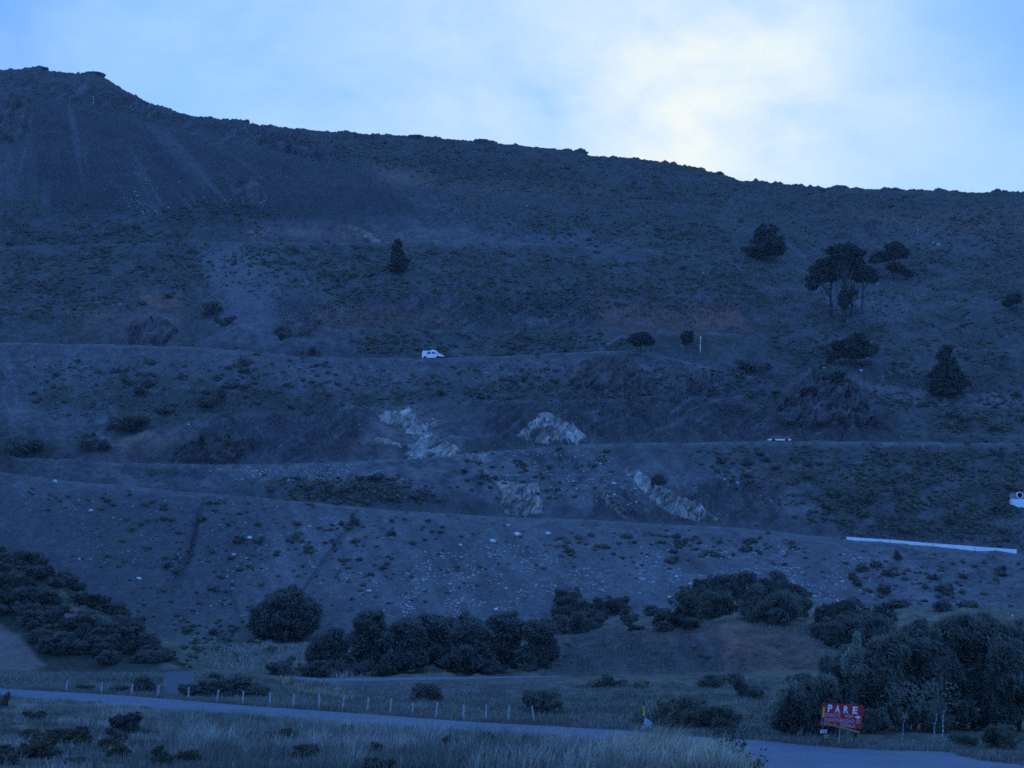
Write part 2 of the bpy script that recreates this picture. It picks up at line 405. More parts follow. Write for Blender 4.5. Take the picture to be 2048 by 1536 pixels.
fine = fbm(XX / .9, D / .9, 3, 9, .6)
Z = Z + far * (fold * np.sqrt(W) + n1 * W + n2 * (1 - .65 * smooth) * (0.25 + .75 * W) + rockmask * (st * 2.6 * (W ** .5)) + rill * W) + fine * (0.03 + 0.30 * far * (1 - .75 * smooth)) * (W > 0)
Z = Z + (1 - far) * W * (fbm(XX / 6, D / 6, 4, 3) * 0.4 + n2 * .3 + sstep(168, 176, D) * (fbm(XX / 2.2, D / 9, 4, 14, .65) * 2.2))
crest = np.exp(-((D - d_SK[None, :]) / 6) ** 2)
Z = Z + crest * (np.maximum(0, fbm(XX / 3.0, D / 60, 4, 12, .65)) * 2.0 + 0.35 * fine)
PY = HOR - Z / D * F_PX

# ---- surface colours (albedo of the ground itself)
C_scree = np.array((0.088, 0.086, 0.084)); C_veg = np.array((0.046, 0.048, 0.034)); C_rock = np.array((0.054, 0.050, 0.050))
C_red = np.array((0.175, 0.095, 0.068)); C_pale = np.array((0.24, 0.22, 0.19)); C_dry = np.array((0.105, 0.105, 0.075)); C_track = np.array((0.125, 0.118, 0.108))
C_tan = np.array((0.19, 0.155, 0.115))
nA = fbm(XX / 7, D / 7, 4, 21, .6); nB = fbm(XX / 2.2, D / 2.6, 3, 22, .6); nC = fbm((XX + .35 * (D - 330)) / 2.4, D / 34, 4, 23, .6); nD = fbm(XX / 1.5, D / 1.1, 3, 24, .7)
col = np.zeros(D.shape + (3,))
def lay(c, m):
    global col
    col = col * (1 - m[..., None]) + c * m[..., None]
def region(poly, soft=14, jit=22):
    P = np.asarray(poly, float)
    m = np.zeros(D.shape)
    cj = (xs > P[:, 0].min() - 60) & (xs < P[:, 0].max() + 60)
    if not cj.any(): return m
    i0, i1 = np.argmax(cj), nc - np.argmax(cj[::-1])
    sd = poly_sd(PX[:, i0:i1], PY[:, i0:i1], poly)
    m[:, i0:i1] = sstep(-soft, soft, sd + jit * (nA[:, i0:i1] * .7 + nB[:, i0:i1] * .5))
    return m
lay(C_scree, np.ones(D.shape))
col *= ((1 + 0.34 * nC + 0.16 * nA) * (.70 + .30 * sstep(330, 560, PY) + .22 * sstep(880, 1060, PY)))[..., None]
VEG = [[(0, 400), (120, 400), (260, 430), (420, 380), (560, 420), (430, 480), (400, 560), (420, 640), (380, 690), (-800, 660), (-800, 300)],
       [(430, 490), (2900, 480), (2900, 880), (1870, 880), (1550, 720), (1240, 700), (700, 700), (720, 650), (560, 640), (640, 560)],
       [(420, 250), (2900, 380), (2900, 480), (1000, 480), (900, 400), (620, 310)],
       [(0, 130), (180, 130), (260, 180), (520, 245), (620, 310), (260, 240), (60, 190), (-800, 190)],
       [(50, 800), (260, 735), (600, 790), (1500, 740), (1870, 880), (1560, 880), (1180, 880), (960, 820), (600, 830), (330, 850)],
       [(1330, 900), (1650, 890), (2900, 890), (2900, 1100), (1720, 1070), (1640, 1000), (1500, 930)],
       [(540, 960), (760, 950), (860, 1000), (700, 1010), (540, 990)],
       [(-800, 860), (60, 860), (160, 900), (0, 960), (-800, 960)]]
for p in VEG:
    m = region(p, 22, 40)
    lay(C_veg * 1.0, m * np.clip(0.55 + 0.9 * nB + .35 * nA + .9 * (vn(PX / 55, PY / 20, 8) * .6 + vn(PX / 22, PY / 9, 9) * .4 - .46), 0, 1))
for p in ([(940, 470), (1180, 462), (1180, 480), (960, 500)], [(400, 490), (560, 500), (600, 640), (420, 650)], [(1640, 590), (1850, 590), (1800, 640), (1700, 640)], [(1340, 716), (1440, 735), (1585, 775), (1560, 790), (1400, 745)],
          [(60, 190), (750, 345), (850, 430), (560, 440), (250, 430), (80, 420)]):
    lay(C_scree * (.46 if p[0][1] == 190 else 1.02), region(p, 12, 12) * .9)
ul = region([(60, 190), (300, 250), (560, 320), (520, 400), (420, 430), (90, 420), (0, 380), (0, 300), (66, 290)], 14, 14)
ang = (PX - 110) / np.maximum(PY - 40, 20); fs = fbm(ang * 9, PY / 300, 4, 91, .65)
lay(C_scree * .95, ul * sstep(.10, .42, fs) * .75); lay(C_rock * .75, ul * sstep(.12, .45, -fs) * .5)
lay(C_scree * 1.30, region([(400, 500), (470, 495), (545, 560), (590, 640), (500, 668), (440, 600)], 16, 16) * (.55 + .45 * sstep(-.2, .4, nC)))
lay(C_scree * .80, region([(-800, 960), (330, 985), (560, 1010), (480, 1200), (300, 1290), (-800, 1290)], 40, 30) * .8)
for p in ([(735, 850), (775, 815), (830, 812), (890, 838), (930, 890), (960, 912), (880, 925), (790, 925), (740, 890)], [(1010, 880), (1080, 815), (1130, 830), (1200, 885), (1180, 895), (1040, 895)], [(930, 905), (1000, 915), (1060, 940), (1110, 975), (1105, 1036), (980, 1036), (985, 975), (940, 935)],
          [(1240, 935), (1300, 930), (1400, 985), (1490, 1046), (1330, 1046), (1270, 990)], [(1180, 965), (1230, 965), (1290, 1042), (1220, 1044), (1190, 1005)]):
    lay(C_pale * .62, region(p, 14, 34) * (.25 + .55 * sstep(-.1, .5, nB + .6 * st)) * .75)
m = rockmask * far; lay(C_rock, m * np.clip(.62 + .8 * st, .2, .95))
st2 = fbm((PX * .50 + PY * .86) / 5.0 + nA * 1.5, (PX * .86 - PY * .50) / 46, 4, 27, .62)
lay(C_scree * 1.35, m * sstep(.12, .5, st2) * .75); lay(C_rock * .7, m * sstep(.1, .5, -st2) * .6)
str_ = fbm((PX * .42 + PY * .91) / 4.5, (PX * .91 - PY * .42) / 60, 3, 29, .6); col *= (1 + .16 * str_ * far)[..., None]
for p in ([(318, 1185), (352, 1140), (378, 1100), (392, 1060), (398, 1020), (414, 992)], [(600, 1190), (640, 1130), (676, 1080), (704, 1040), (716, 1018)]):
    q_ = np.asarray(p, float); gxx = np.interp(PY, q_[::-1, 1], q_[::-1, 0]); lay(C_rock * .8, np.exp(-((PX - gxx) / 3.2) ** 2) * ((PY > q_[-1, 1]) & (PY < q_[0, 1])) * .6)
REDS = [([(560, 640), (700, 610), (900, 625), (900, 650), (620, 665)], .4), ([(1180, 600), (1480, 615), (1500, 662), (1200, 655)], .55), ([(1380, 625), (1470, 630), (1500, 660), (1400, 655)], .6),
        ([(740, 330), (860, 350), (860, 372), (760, 365)], .5), ([(900, 360), (1200, 378), (1300, 392), (900, 385)], .45), ([(1650, 420), (2048, 420), (2048, 470), (1800, 460)], .35),
        ([(500, 455), (780, 455), (820, 480), (500, 480)], .5), ([(170, 900), (300, 868), (420, 870), (330, 900), (200, 930)], .45), ([(270, 590), (350, 588), (365, 615), (300, 625)], .7),
        ([(1480, 1255), (1600, 1262), (1680, 1330), (1480, 1335)], .75), ([(1540, 890), (1600, 1050), (1300, 1050), (1500, 1000)], .15), ([(120, 600), (400, 640), (360, 680), (160, 660)], .3),
        ([(650, 915), (800, 820), (900, 850), (780, 925)], .2), ([(1330, 1250), (1480, 1250), (1480, 1290), (1330, 1290)], .35)]
for p, a in REDS: lay(C_red, region(p, 14, 18) * a)
lay(C_tan, region([(235, 878), (260, 868), (312, 864), (300, 876), (255, 892), (238, 892)], 5, 3) * .8)
lay(C_tan, region([(700, 455), (722, 455), (765, 480), (745, 484)], 4, 5) * .9)
for p, a in (([(440, 930), (700, 928), (900, 945), (1000, 905), (1050, 930), (860, 960), (500, 958), (430, 950)], .25), ([(560, 455), (700, 462), (690, 472), (500, 468)], .25),
             ([(1045, 630), (1110, 620), (1130, 645), (1060, 655)], .25), ([(780, 460), (880, 455), (1000, 470), (900, 492), (800, 480)], .28), ([(750, 335), (830, 350), (800, 362)], .22), ([(280, 625), (345, 640), (350, 670), (300, 665)], .22)):
    lay(C_pale, region(p, 8, 10) * a * np.clip(.7 + .8 * st, 0, 1))
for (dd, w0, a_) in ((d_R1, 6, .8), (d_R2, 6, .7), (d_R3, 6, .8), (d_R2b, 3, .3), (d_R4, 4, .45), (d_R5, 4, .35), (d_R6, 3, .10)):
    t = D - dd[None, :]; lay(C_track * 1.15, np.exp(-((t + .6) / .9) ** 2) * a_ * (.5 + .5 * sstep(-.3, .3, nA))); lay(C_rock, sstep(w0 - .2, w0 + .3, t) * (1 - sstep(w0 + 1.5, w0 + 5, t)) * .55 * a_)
for (dd, w0) in ((d_R1, 6), (d_R2, 6), (d_R3, 6)):      # the road benches
    t = (D - dd[None, :]); lay(C_track, sstep(-1.0, .2, t) * (1 - sstep(w0 - .8, w0, t)) * .9)
near = 1 - sstep(236, 262, D)
lay(np.array((0.078, 0.080, 0.056)), near)
gr = np.clip(.5 + .9 * nA + .5 * nB, 0, 1)
lay(C_dry * 1.25, near * gr * .85)
lay(C_scree * .95, near * np.clip(region([(650, 1366), (1100, 1362), (1200, 1400), (900, 1420), (680, 1400)], 10, 14) * .8 + region([(1080, 1300), (1160, 1265), (1290, 1255), (1420, 1260), (1480, 1340), (1090, 1350)], 12, 16) * .75
    + region([(100, 1430), (290, 1450), (400, 1536), (60, 1536)], 14, 30) * .5, 0, 1))
lay(C_rock * .85, near * region([(1085, 1300), (1160, 1264), (1300, 1262), (1440, 1250), (1500, 1345), (1085, 1350)], 12, 18) * (.35 + .6 * sstep(-.2, .4, fbm(XX / .9, D / 30, 3, 93) + .5 * nB)))
lay(C_red * .9, near * (region([(1440, 1245), (1560, 1240), (1640, 1290), (1700, 1335), (1450, 1340)], 12, 20) * .7 + region([(1300, 1262), (1440, 1250), (1440, 1275), (1300, 1280)], 12, 14) * .4))
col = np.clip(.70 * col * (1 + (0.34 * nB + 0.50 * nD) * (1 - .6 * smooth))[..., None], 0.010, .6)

def grid_faces(nr, ncol):
    i = np.arange(nr - 1)[:, None] * ncol + np.arange(ncol - 1)[None, :]
    return np.stack([i, i + 1, i + 1 + ncol, i + ncol], -1).reshape(-1, 4)
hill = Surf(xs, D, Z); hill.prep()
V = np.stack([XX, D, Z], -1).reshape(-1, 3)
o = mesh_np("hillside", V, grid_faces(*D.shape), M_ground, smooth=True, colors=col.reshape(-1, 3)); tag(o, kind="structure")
# ground behind and around the viewer
gb = MB(); gb.add([(-900, -900, -3), (900, -900, -3), (900, 1.6, -3), (-900, 1.6, -3)], [(0, 1, 2, 3)])
tag(gb.build("ground", mat("ground_dry", (0.09, 0.09, 0.07), .95, .3, .4)), kind="structure")

# ---------------------------------------------------------------- the near spur on the left
sx = np.arange(-800, 380, 3.0)
def LS(*pts):
    p = np.asarray(pts, float); return np.interp(sx, p[:, 0], p[:, 1])
yc = LS((-800, 890), (-300, 1000), (0, 1090), (60, 1114), (130, 1158), (190, 1196), (250, 1234), (310, 1286), (345, 1316), (368, 1334), (380, 1345))
SA = [(np.full(len(sx), 163.), LS((-800, -8.9), (380, -8.9)), 8), (np.full(len(sx), 167.), zp(1334., 167.) + 0 * sx, 70),
      (LS((-800, 230), (0, 197), (250, 186), (380, 178)), None, 12), (LS((-800, 300), (0, 222), (380, 196)), np.full(len(sx), -9.6), 0)]
SA[2] = (SA[2][0], zp(yc, SA[2][0]), 20)
dd_, zz_, ww_ = [], [], []
for k in range(3):
    d0, z0, n = SA[k]; d1, z1 = SA[k + 1][:2]
    for i in range(n):
        t = i / n; dd_.append(d0 + (d1 - d0) * t); zz_.append(z0 + (z1 - z0) * (t + .10 * math.sin(math.pi * t) * (k == 1))); ww_.append(min(1, 5 * t * (1 - t)) * (k > 0))
dd_.append(SA[3][0]); zz_.append(SA[3][1]); ww_.append(0)
SD, SZ, SW = np.array(dd_), np.array(zz_), np.array(ww_)[:, None]
SX = (sx[None, :] - CX) / F_PX * SD
SZ = SZ + SW * (fbm(SX / 5, SD / 5, 4, 31) * .9 + fbm(SX / 1.2, SD / 1.2, 3, 32) * .2)
SPY = HOR - SZ / SD * F_PX; SPX = np.broadcast_to(sx[None, :], SD.shape)
snA = fbm(SX / 3, SD / 3, 4, 33, .6)
scol = np.zeros(SD.shape + (3,)) + np.array((.045, .048, .034)); scol *= (1 + .4 * snA)[..., None]
for p, a in (([(-800, 1100), (-10, 1245), (40, 1275), (92, 1330), (60, 1345), (-800, 1345)], .9), ([(60, 1190), (110, 1195), (170, 1220), (220, 1240), (215, 1252), (130, 1232), (70, 1208)], .75), ([(285, 1285), (320, 1300), (352, 1335), (330, 1335)], .7)):
    m = sstep(-6, 6, poly_sd(SPX, SPY, p) + 8 * snA) * a
    scol = scol * (1 - m[..., None]) + np.array((.165, .125, .105)) * m[..., None]
scol *= .74
spur = Surf(sx, SD, SZ); spur.prep()
o = mesh_np("hill_spur", np.stack([SX, SD, SZ], -1).reshape(-1, 3), grid_faces(*SD.shape), M_ground, smooth=True, colors=scol.reshape(-1, 3)); tag(o, kind="structure")

def P(x, y):
    """the ground point seen at photo position x, y"""
    if x < 372:
        j = int(np.argmin(np.abs(spur.xs - x)))
        if spur.Y[:, j].min() < y < 1336: return spur.at_px(x, y)
    return hill.at_px(x, y)
def gz(X, Yd): return hill.z_at(X, Yd)

# ---------------------------------------------------------------- roads
def strip(name, cols, dn, df, m, lift, rows=4):
    vs_, k = [], rows + 1
    for r in range(k):
        d = dn + (df - dn) * r / rows
        for j, c in enumerate(cols):
            X = (c - CX) / F_PX * d[j]
            dj = d[j] + (0 if 0 < r < rows else .35 * float(vn(np.array([j * .9]), np.array([r * 1.]), 70)[0] - .5) * (1 if rows > 4 else .4)); X = (c - CX) / F_PX * dj
            vs_.append((X, dj, gz(X, dj) + lift + (0 if 0 < r < rows else -lift * .8)))
    o = mesh_np(name, np.array(vs_), grid_faces(k, len(cols)), m, smooth=True)
    return tag(o, kind="structure")
rc = np.arange(-700, 2700, 12.0)
strip("road", rc, np.interp(rc, xs, dN), np.interp(rc, xs, dF), M_road, 0.05, 6)
tc_ = np.arange(590, 1125, 10.0)
strip("gravel_road", tc_, 165.1 + 3.4 * sstep(700, 1120, tc_) + .25 * fbm(tc_ / 37, tc_ * 0, 3, 2), np.full(len(tc_), 170.9), M_road, 0.07)
# side road that links the two, climbing away from the near road
pl = [(368, 125.6), (364, 127.5), (362, 131), (358, 145), (358, 158), (360, 163.2), (364, 165.8)]
vs_ = []
for i, (c, d) in enumerate(pl):
    X = (c - CX) / F_PX * d
    a = pl[max(i - 1, 0)]; b = pl[min(i + 1, len(pl) - 1)]
    t = Vector(((b[0] - CX) / F_PX * b[1] - (a[0] - CX) / F_PX * a[1], b[1] - a[1])).normalized()
    for s in (-1, -.33, .33, 1):
        q = (X + t.y * s * 1.45, d - t.x * s * 1.45); vs_.append((q[0], q[1], gz(*q) + (.10 if i else -.03)))
tag(mesh_np("side_road", np.array(vs_), grid_faces(len(pl), 4), M_track, smooth=True), kind="structure")

# ---------------------------------------------------------------- foliage
def quads(cent, size, r, aspect=1.0, updir=None, bend=0.0):
    """leaf-sized quads at cent (N,3)"""
    n = len(cent)
    a = r.normal(size=(n, 3)); a /= np.linalg.norm(a, axis=1, keepdims=True)
    if updir is not None:
        a = a * (1 - bend) + np.asarray(updir) * bend * 1.4; a /= np.linalg.norm(a, axis=1, keepdims=True)
    b = r.normal(size=(n, 3)); b -= (b * a).sum(1, keepdims=True) * a; b /= np.linalg.norm(b, axis=1, keepdims=True) + 1e-9
    s = (size * (0.6 + 0.8 * r.random(n)))[:, None]
    u = a * s * aspect; w = b * s
    v = np.stack([cent - u, cent - w * .5 + u * .1, cent + u, cent + w * .5 - u * .1], 1).reshape(-1, 3)
    f = np.arange(n * 4).reshape(-1, 4)
    return v, f
def ball(n, r):
    a = r.normal(size=(n, 3)); a /= np.linalg.norm(a, axis=1, keepdims=True); return a
def crown_pts(lobes, n, r, clumps=10, spread=.28, inner=.45):
    """lobes: (cx, cy, cz, rx, ry, rz); leaves in clumps spread through each lobe's volume"""
    vol = np.array([(l[3] * l[4] * l[5]) ** (2 / 3) for l in lobes]); vol = vol / vol.sum()
    out = []
    for l, w in zip(lobes, vol):
        k = max(3, int(n * w)); c = np.array(l[:3]); rad = np.array(l[3:])
        nclu = max(5, int(clumps))
        cc = ball(nclu, r) * (inner + (1 - inner) * r.random((nclu, 1)) ** .6)
        idx = r.integers(0, nclu, k)
        p = cc[idx] + r.normal(size=(k, 3)) * spread
        q = np.linalg.norm(p, axis=1, keepdims=True); p = np.where(q > 1.12, p / q * (1.0 + .12 * r.random((k, 1))), p)
        out.append(c + p * rad)
    return np.concatenate(out)
def split_lobes(lobes, k, r, lo=.24, hi=.46):
    """break every lobe of a crown into smaller uneven boughs"""
    out_ = []
    for l in lobes:
        c, rad = np.array(l[:3]), np.array(l[3:])
        out_.append(tuple(c) + tuple(rad * .80))
        for _ in range(k):
            v = ball(1, r)[0]; v[2] = v[2] * .9 + .08; q = r.uniform(.45, .98); f = r.uniform(lo, hi)
            out_.append(tuple(c + v * rad * q * (1.05 - f * .5)) + tuple(rad * f * r.uniform(.8, 1.25, 3)))
    return out_
def lump(r, nsub=2, rough=.25):
    """bumpy closed blob, unit size, flattened base"""
    import bmesh
    bm = bmesh.new(); bmesh.ops.create_icosphere(bm, subdivisions=nsub, radius=1.0)
    v = np.array([x.co[:] for x in bm.verts]); f = np.array([[q.index for q in x.verts] for x in bm.faces]); bm.free()
    v *= (1 + rough * fbm(v[:, 0] * 1.7 + r.random() * 50, v[:, 1] * 1.7 + v[:, 2] * 2.3, 3, 1))[:, None]
    return v, f
SHR = []
for k in range(8):
    r = np.random.default_rng(100 + k)
    v, f = lump(r, 2, .3); v = v * np.array((.72, .72, .62)) + np.array((0, 0, .30))
    p = crown_pts([(0, 0, .34, .95, .95, .66), (.35, .1, .25, .6, .6, .45), (-.3, -.1, .3, .6, .6, .5)], 190, r, 12, .22, .6)
    p = p[p[:, 2] > -.15]
    lv, lf = quads(p, .17, r)
    tri = np.concatenate([f, f[:, -1:]], 1)   # pad to quads is invalid; handled below
    SHR.append((v, f, lv, lf))
def shrub_mesh(k, m, leafs=True):
    v, f, lv, lf = SHR[k]
    me = bpy.data.meshes.new("shrub")
    me.from_pydata([tuple(q) for q in np.concatenate([v, lv])], [], [list(map(int, q)) for q in f] + [list(map(int, q + len(v))) for q in lf])
    me.materials.append(m); return me
SHM = [shrub_mesh(k, M_shrub[k % 3]) for k in range(8)] + [shrub_mesh(k, M_shrub[1]) for k in range(8)]
ORD = ["first", "second", "third", "fourth", "fifth", "sixth", "seventh", "eighth", "ninth", "tenth", "eleventh", "twelfth", "thirteenth", "fourteenth"]
def put_shrub(pt, wx, hz, label, group, k=None, dark=False, name="shrub"):
    k = random.randrange(8) if k is None else k
    o = bpy.data.objects.new(name, SHM[k + (8 if dark else 0)])
    o.location = (pt[0], pt[1], pt[2] - .08 * hz); o.scale = (wx * .5, wx * .5 * random.uniform(.8, 1.05), hz * .95)
    o.rotation_euler = (0, 0, random.uniform(0, 6.28))
    link(o); return tag(o, label, "shrub", group)

def rand_in(poly, r):
    Pn = np.asarray(poly, float)
    while True:
        x = r.uniform(Pn[:, 0].min(), Pn[:, 0].max()); y = r.uniform(Pn[:, 1].min(), Pn[:, 1].max())
        if poly_sd(np.array([x]), np.array([y]), poly)[0] > 0: return x, y
# zone: outline, scattered small scrub, larger single shrubs, size range m (large), where (for labels)
ZONES = [
 ([(0, 420), (150, 400), (300, 440), (420, 520), (390, 600), (0, 640)], 620, 11, (1.8, 3.2), "on the scrubby slope below the big left scree fan"),
 ([(300, 420), (420, 385), (560, 420), (520, 450), (380, 450)], 90, 6, (1.5, 2.4), "round the dark crag in the left scree"),
 ([(440, 495), (780, 495), (800, 570), (700, 610), (620, 560), (470, 540)], 260, 12, (1.8, 3.0), "left of the lone narrow tree under the upper track"),
 ([(830, 500), (1480, 510), (1560, 590), (1480, 615), (900, 625), (760, 590)], 560, 10, (1.4, 2.4), "on the middle slope right of the narrow tree"),
 ([(700, 668), (1240, 668), (1240, 698), (900, 712), (720, 700)], 240, 12, (1.6, 2.8), "in the dark band of scrub above the white van"),
 ([(60, 720), (600, 730), (520, 800), (300, 815), (60, 820)], 90, 13, (2.2, 4.2), "on the pale slope at left below the van road"),
 ([(420, 700), (700, 725), (720, 800), (600, 840), (470, 800)], 60, 10, (1.5, 2.8), "on the slope just left and below the white van"),
 ([(740, 735), (1500, 735), (1560, 790), (1200, 800), (760, 800)], 330, 12, (1.6, 2.8), "on the rocky slope between the van and the pale outcrops"),
 ([(545, 962), (760, 955), (860, 990), (840, 1008), (600, 1000)], 150, 10, (1.8, 3.2), "in the long scrub patch on the gravel bench"),
 ([(1330, 905), (1640, 900), (1640, 960), (1500, 985), (1420, 930)], 70, 12, (1.8, 3.0), "on the scree under the parked car"),
 ([(1660, 905), (2040, 900), (2040, 980), (1800, 1000), (1680, 960)], 230, 12, (2.0, 3.4), "on the upper right bank below the car road"),
 ([(1650, 985), (2010, 1010), (2040, 1085), (1740, 1065), (1640, 1050)], 260, 12, (2.0, 3.4), "on the bank directly above the white wall"),
 ([(1750, 790), (1850, 800), (2040, 790), (2040, 870), (1890, 870)], 170, 11, (2.0, 3.6), "between the conical tree and the car road"),
 ([(1560, 660), (2040, 620), (2040, 700), (1960, 760), (1600, 740)], 300, 10, (1.5, 2.6), "on the right slope around the wide low tree"),
 ([(1840, 420), (2040, 430), (2040, 600), (1850, 580)], 240, 8, (1.4, 2.4), "on the open slope right of the tree cluster"),
 ([(1000, 420), (1600, 450), (1600, 480), (1450, 500), (1000, 470)], 300, 8, (1.4, 2.2), "on the high slope above the middle of the hill"),
 ([(450, 270), (1000, 300), (1500, 380), (2040, 400), (2040, 420), (1300, 400), (760, 335)], 520, 9, (1.4, 2.4), "just below the ridge line"),
 ([(30, 980), (500, 1010), (560, 1180), (400, 1230), (200, 1100)], 70, 12, (1.0, 2.2), "on the lower left scree"),
 ([(560, 1020), (900, 1040), (900, 1130), (700, 1180), (560, 1120)], 60, 11, (1.1, 2.2), "on the scree above the round tree"),
 ([(900, 910), (1220, 900), (1240, 950), (1100, 1000), (950, 990)], 70, 9, (1.2, 2.2), "on the scree between the pale outcrops"),
 ([(1100, 1060), (1600, 1075), (1600, 1120), (1300, 1130), (1100, 1110)], 70, 11, (1.3, 2.6), "on the stony bank below the lower road"),
 ([(1680, 1120), (2040, 1125), (2040, 1190), (1900, 1230), (1700, 1180)], 60, 12, (1.6, 3.4), "on the bank below the white wall"),
 ([(360, 1240), (500, 1250), (560, 1320), (400, 1335)], 80, 8, (1.2, 2.4), "at the scree foot left of the round tree"),
 ([(1150, 1360), (1620, 1350), (1600, 1400), (1200, 1400)], 120, 8, (1.2, 2.4), "on the flat behind the roadside beyond the posts"),
]
SV, SF, SM = [[], [], []], [[], [], []], [0, 0, 0]
r = np.random.default_rng(5)
for zi, (poly, n_small, n_big, (s0, s1), where) in enumerate(ZONES):
    big = sorted([rand_in(poly, r) for _ in range(n_big)])
    for i, (x, y) in enumerate(big):
        w = r.uniform(s0, s1) * (1 if y > 600 else 1.1)
        h = w * r.uniform(.34, .5); dk = r.random() < .4
        put_shrub(P(x, y), w, h, f"{ORD[i]} big shrub from left {where}", "shrubs scattered over the hillside", dark=dk)
    for i in range(int(n_small * 1.9)):
        x, y = rand_in(poly, r); x += r.normal() * 22; y += r.normal() * 7
        if y > 1345 or y < np.interp(x, xs, y_SK) + 5: continue
        if vn(np.array([x / 40.]), np.array([y / 15.]), 3)[0] * .65 + vn(np.array([x / 14.]), np.array([y / 6.]), 4)[0] * .35 < .47: continue
        pt = P(x, y); w = r.uniform(.5, 1.7) * (1.15 if y < 600 else 1); h = w * r.uniform(.3, .55)
        v, f, lv, lf = SHR[r.integers(0, 8)]; k = int(r.integers(0, 3))
        a = r.uniform(0, 6.28); ca, sa = math.cos(a), math.sin(a)
        sub = r.permutation(len(lf))[:46]; q = lv.reshape(-1, 4, 3)[sub].reshape(-1, 3) * np.array((1, 1, 1))
        def T(p):
            p = p * np.array((w * .5, w * .5, h)); return np.stack([p[:, 0] * ca - p[:, 1] * sa + pt[0], p[:, 0] * sa + p[:, 1] * ca + pt[1], p[:, 2] + pt[2] - .1 * h], 1)
        vv = np.concatenate([T(v), T(q)])
        f4 = np.stack([f[:, 0], f[:, 1], f[:, 2], f[:, 2]], 1)
        SV[k].append(vv); SF[k].append((f + SM[k], np.arange(len(sub) * 4).reshape(-1, 4) + len(v) + SM[k])); SM[k] += len(vv)
# small low scrub all over the vegetated slopes
TINY = []
for k in range(5):
    r_ = np.random.default_rng(900 + k); v, f = lump(r_, 1, .5); TINY.append((v * np.array((.8, .8, .6)) + np.array((0, 0, .2)), f))
for poly, n in (([(0, 400), (330, 420), (560, 440), (420, 640), (0, 660)], 1500), ([(430, 490), (1480, 500), (1500, 640), (560, 650)], 2600), ([(700, 664), (1240, 664), (1300, 700), (720, 712)], 500),
                ([(430, 250), (2048, 395), (2048, 480), (1000, 480), (760, 350)], 2600), ([(1500, 480), (2048, 480), (2048, 880), (1760, 800), (1500, 700)], 3000), ([(40, 720), (620, 725), (1540, 745), (1760, 860), (960, 815), (560, 830), (100, 840)], 1500),
                ([(1320, 895), (2048, 895), (2048, 1095), (1700, 1065), (1560, 1000)], 1500), ([(0, 960), (900, 1030), (1660, 1080), (2048, 1120), (2048, 1220), (1500, 1130), (900, 1200), (300, 1240)], 520), ([(540, 958), (800, 955), (880, 1005), (600, 1005)], 260),
                ([(0, 150), (240, 190), (480, 250), (420, 260), (60, 190)], 300), ([(350, 1230), (520, 1240), (560, 1320), (380, 1330)], 160), ([(1100, 1260), (1480, 1240), (1680, 1330), (1100, 1345)], 60), ([(-30, 1095), (60, 1125), (190, 1205), (330, 1304), (130, 1290), (50, 1240), (-30, 1210)], 420)):
    for i in range(n):
        x, y = rand_in(poly, r); x += r.normal() * 14; y += r.normal() * 5
        if (y > 1334) or y < np.interp(x, xs, y_SK) + 5 or vn(np.array([x / 55.]), np.array([y / 20.]), 8)[0] * .6 + vn(np.array([x / 22.]), np.array([y / 9.]), 9)[0] * .4 < .44 - .1 * (y < 480): continue
        pt = P(x, y); w = r.uniform(.35, 1.1) * (1.25 if y < 600 else 1) * (1.7 if poly[0][0] == -30 else 1); h = w * r.uniform(.35, .6); v, f = TINY[r.integers(0, 5)]; k = int(r.integers(0, 3))
        a = r.uniform(0, 6.28); q = v * np.array((w * .6, w * .5, h)); q = np.stack([q[:, 0] * math.cos(a) - q[:, 1] * math.sin(a), q[:, 0] * math.sin(a) + q[:, 1] * math.cos(a), q[:, 2] - .1 * h], 1) + pt
        SV[k].append(q); SF[k].append((f + SM[k], np.zeros((0, 4), int))); SM[k] += len(q)
# one mesh, three leaf materials
allv = np.concatenate([np.concatenate(SV[k]) for k in range(3)])
tris, qd, tm, qm, off = [], [], [], [], 0
for k in range(3):
    for a, b in SF[k]:
        tris.append(a + off); qd.append(b + off); tm.append(np.full(len(a), k)); qm.append(np.full(len(b), k))
    off += SM[k]
tris, qd, tm, qm = map(np.concatenate, (tris, qd, tm, qm))
me = bpy.data.meshes.new("hillside_scrub"); me.vertices.add(len(allv)); me.vertices.foreach_set("co", allv.astype(np.float32).ravel())
me.loops.add(tris.size + qd.size); me.loops.foreach_set("vertex_index", np.concatenate([tris.ravel(), qd.ravel()]).astype(np.int32))
me.polygons.add(len(tris) + len(qd))
me.polygons.foreach_set("loop_start", np.concatenate([np.arange(len(tris)) * 3, tris.size + np.arange(len(qd)) * 4]).astype(np.int32))
me.polygons.foreach_set("loop_total", np.concatenate([np.full(len(tris), 3), np.full(len(qd), 4)]).astype(np.int32))
for m_ in M_shrub: me.materials.append(m_)
me.polygons.foreach_set("material_index", np.concatenate([tm, qm]).astype(np.int32)); me.update(calc_edges=True)
o = link(bpy.data.objects.new("hillside_scrub", me)); tag(o, "low scrub of small shrubs covering the whole mountainside", "scrub", kind="stuff")
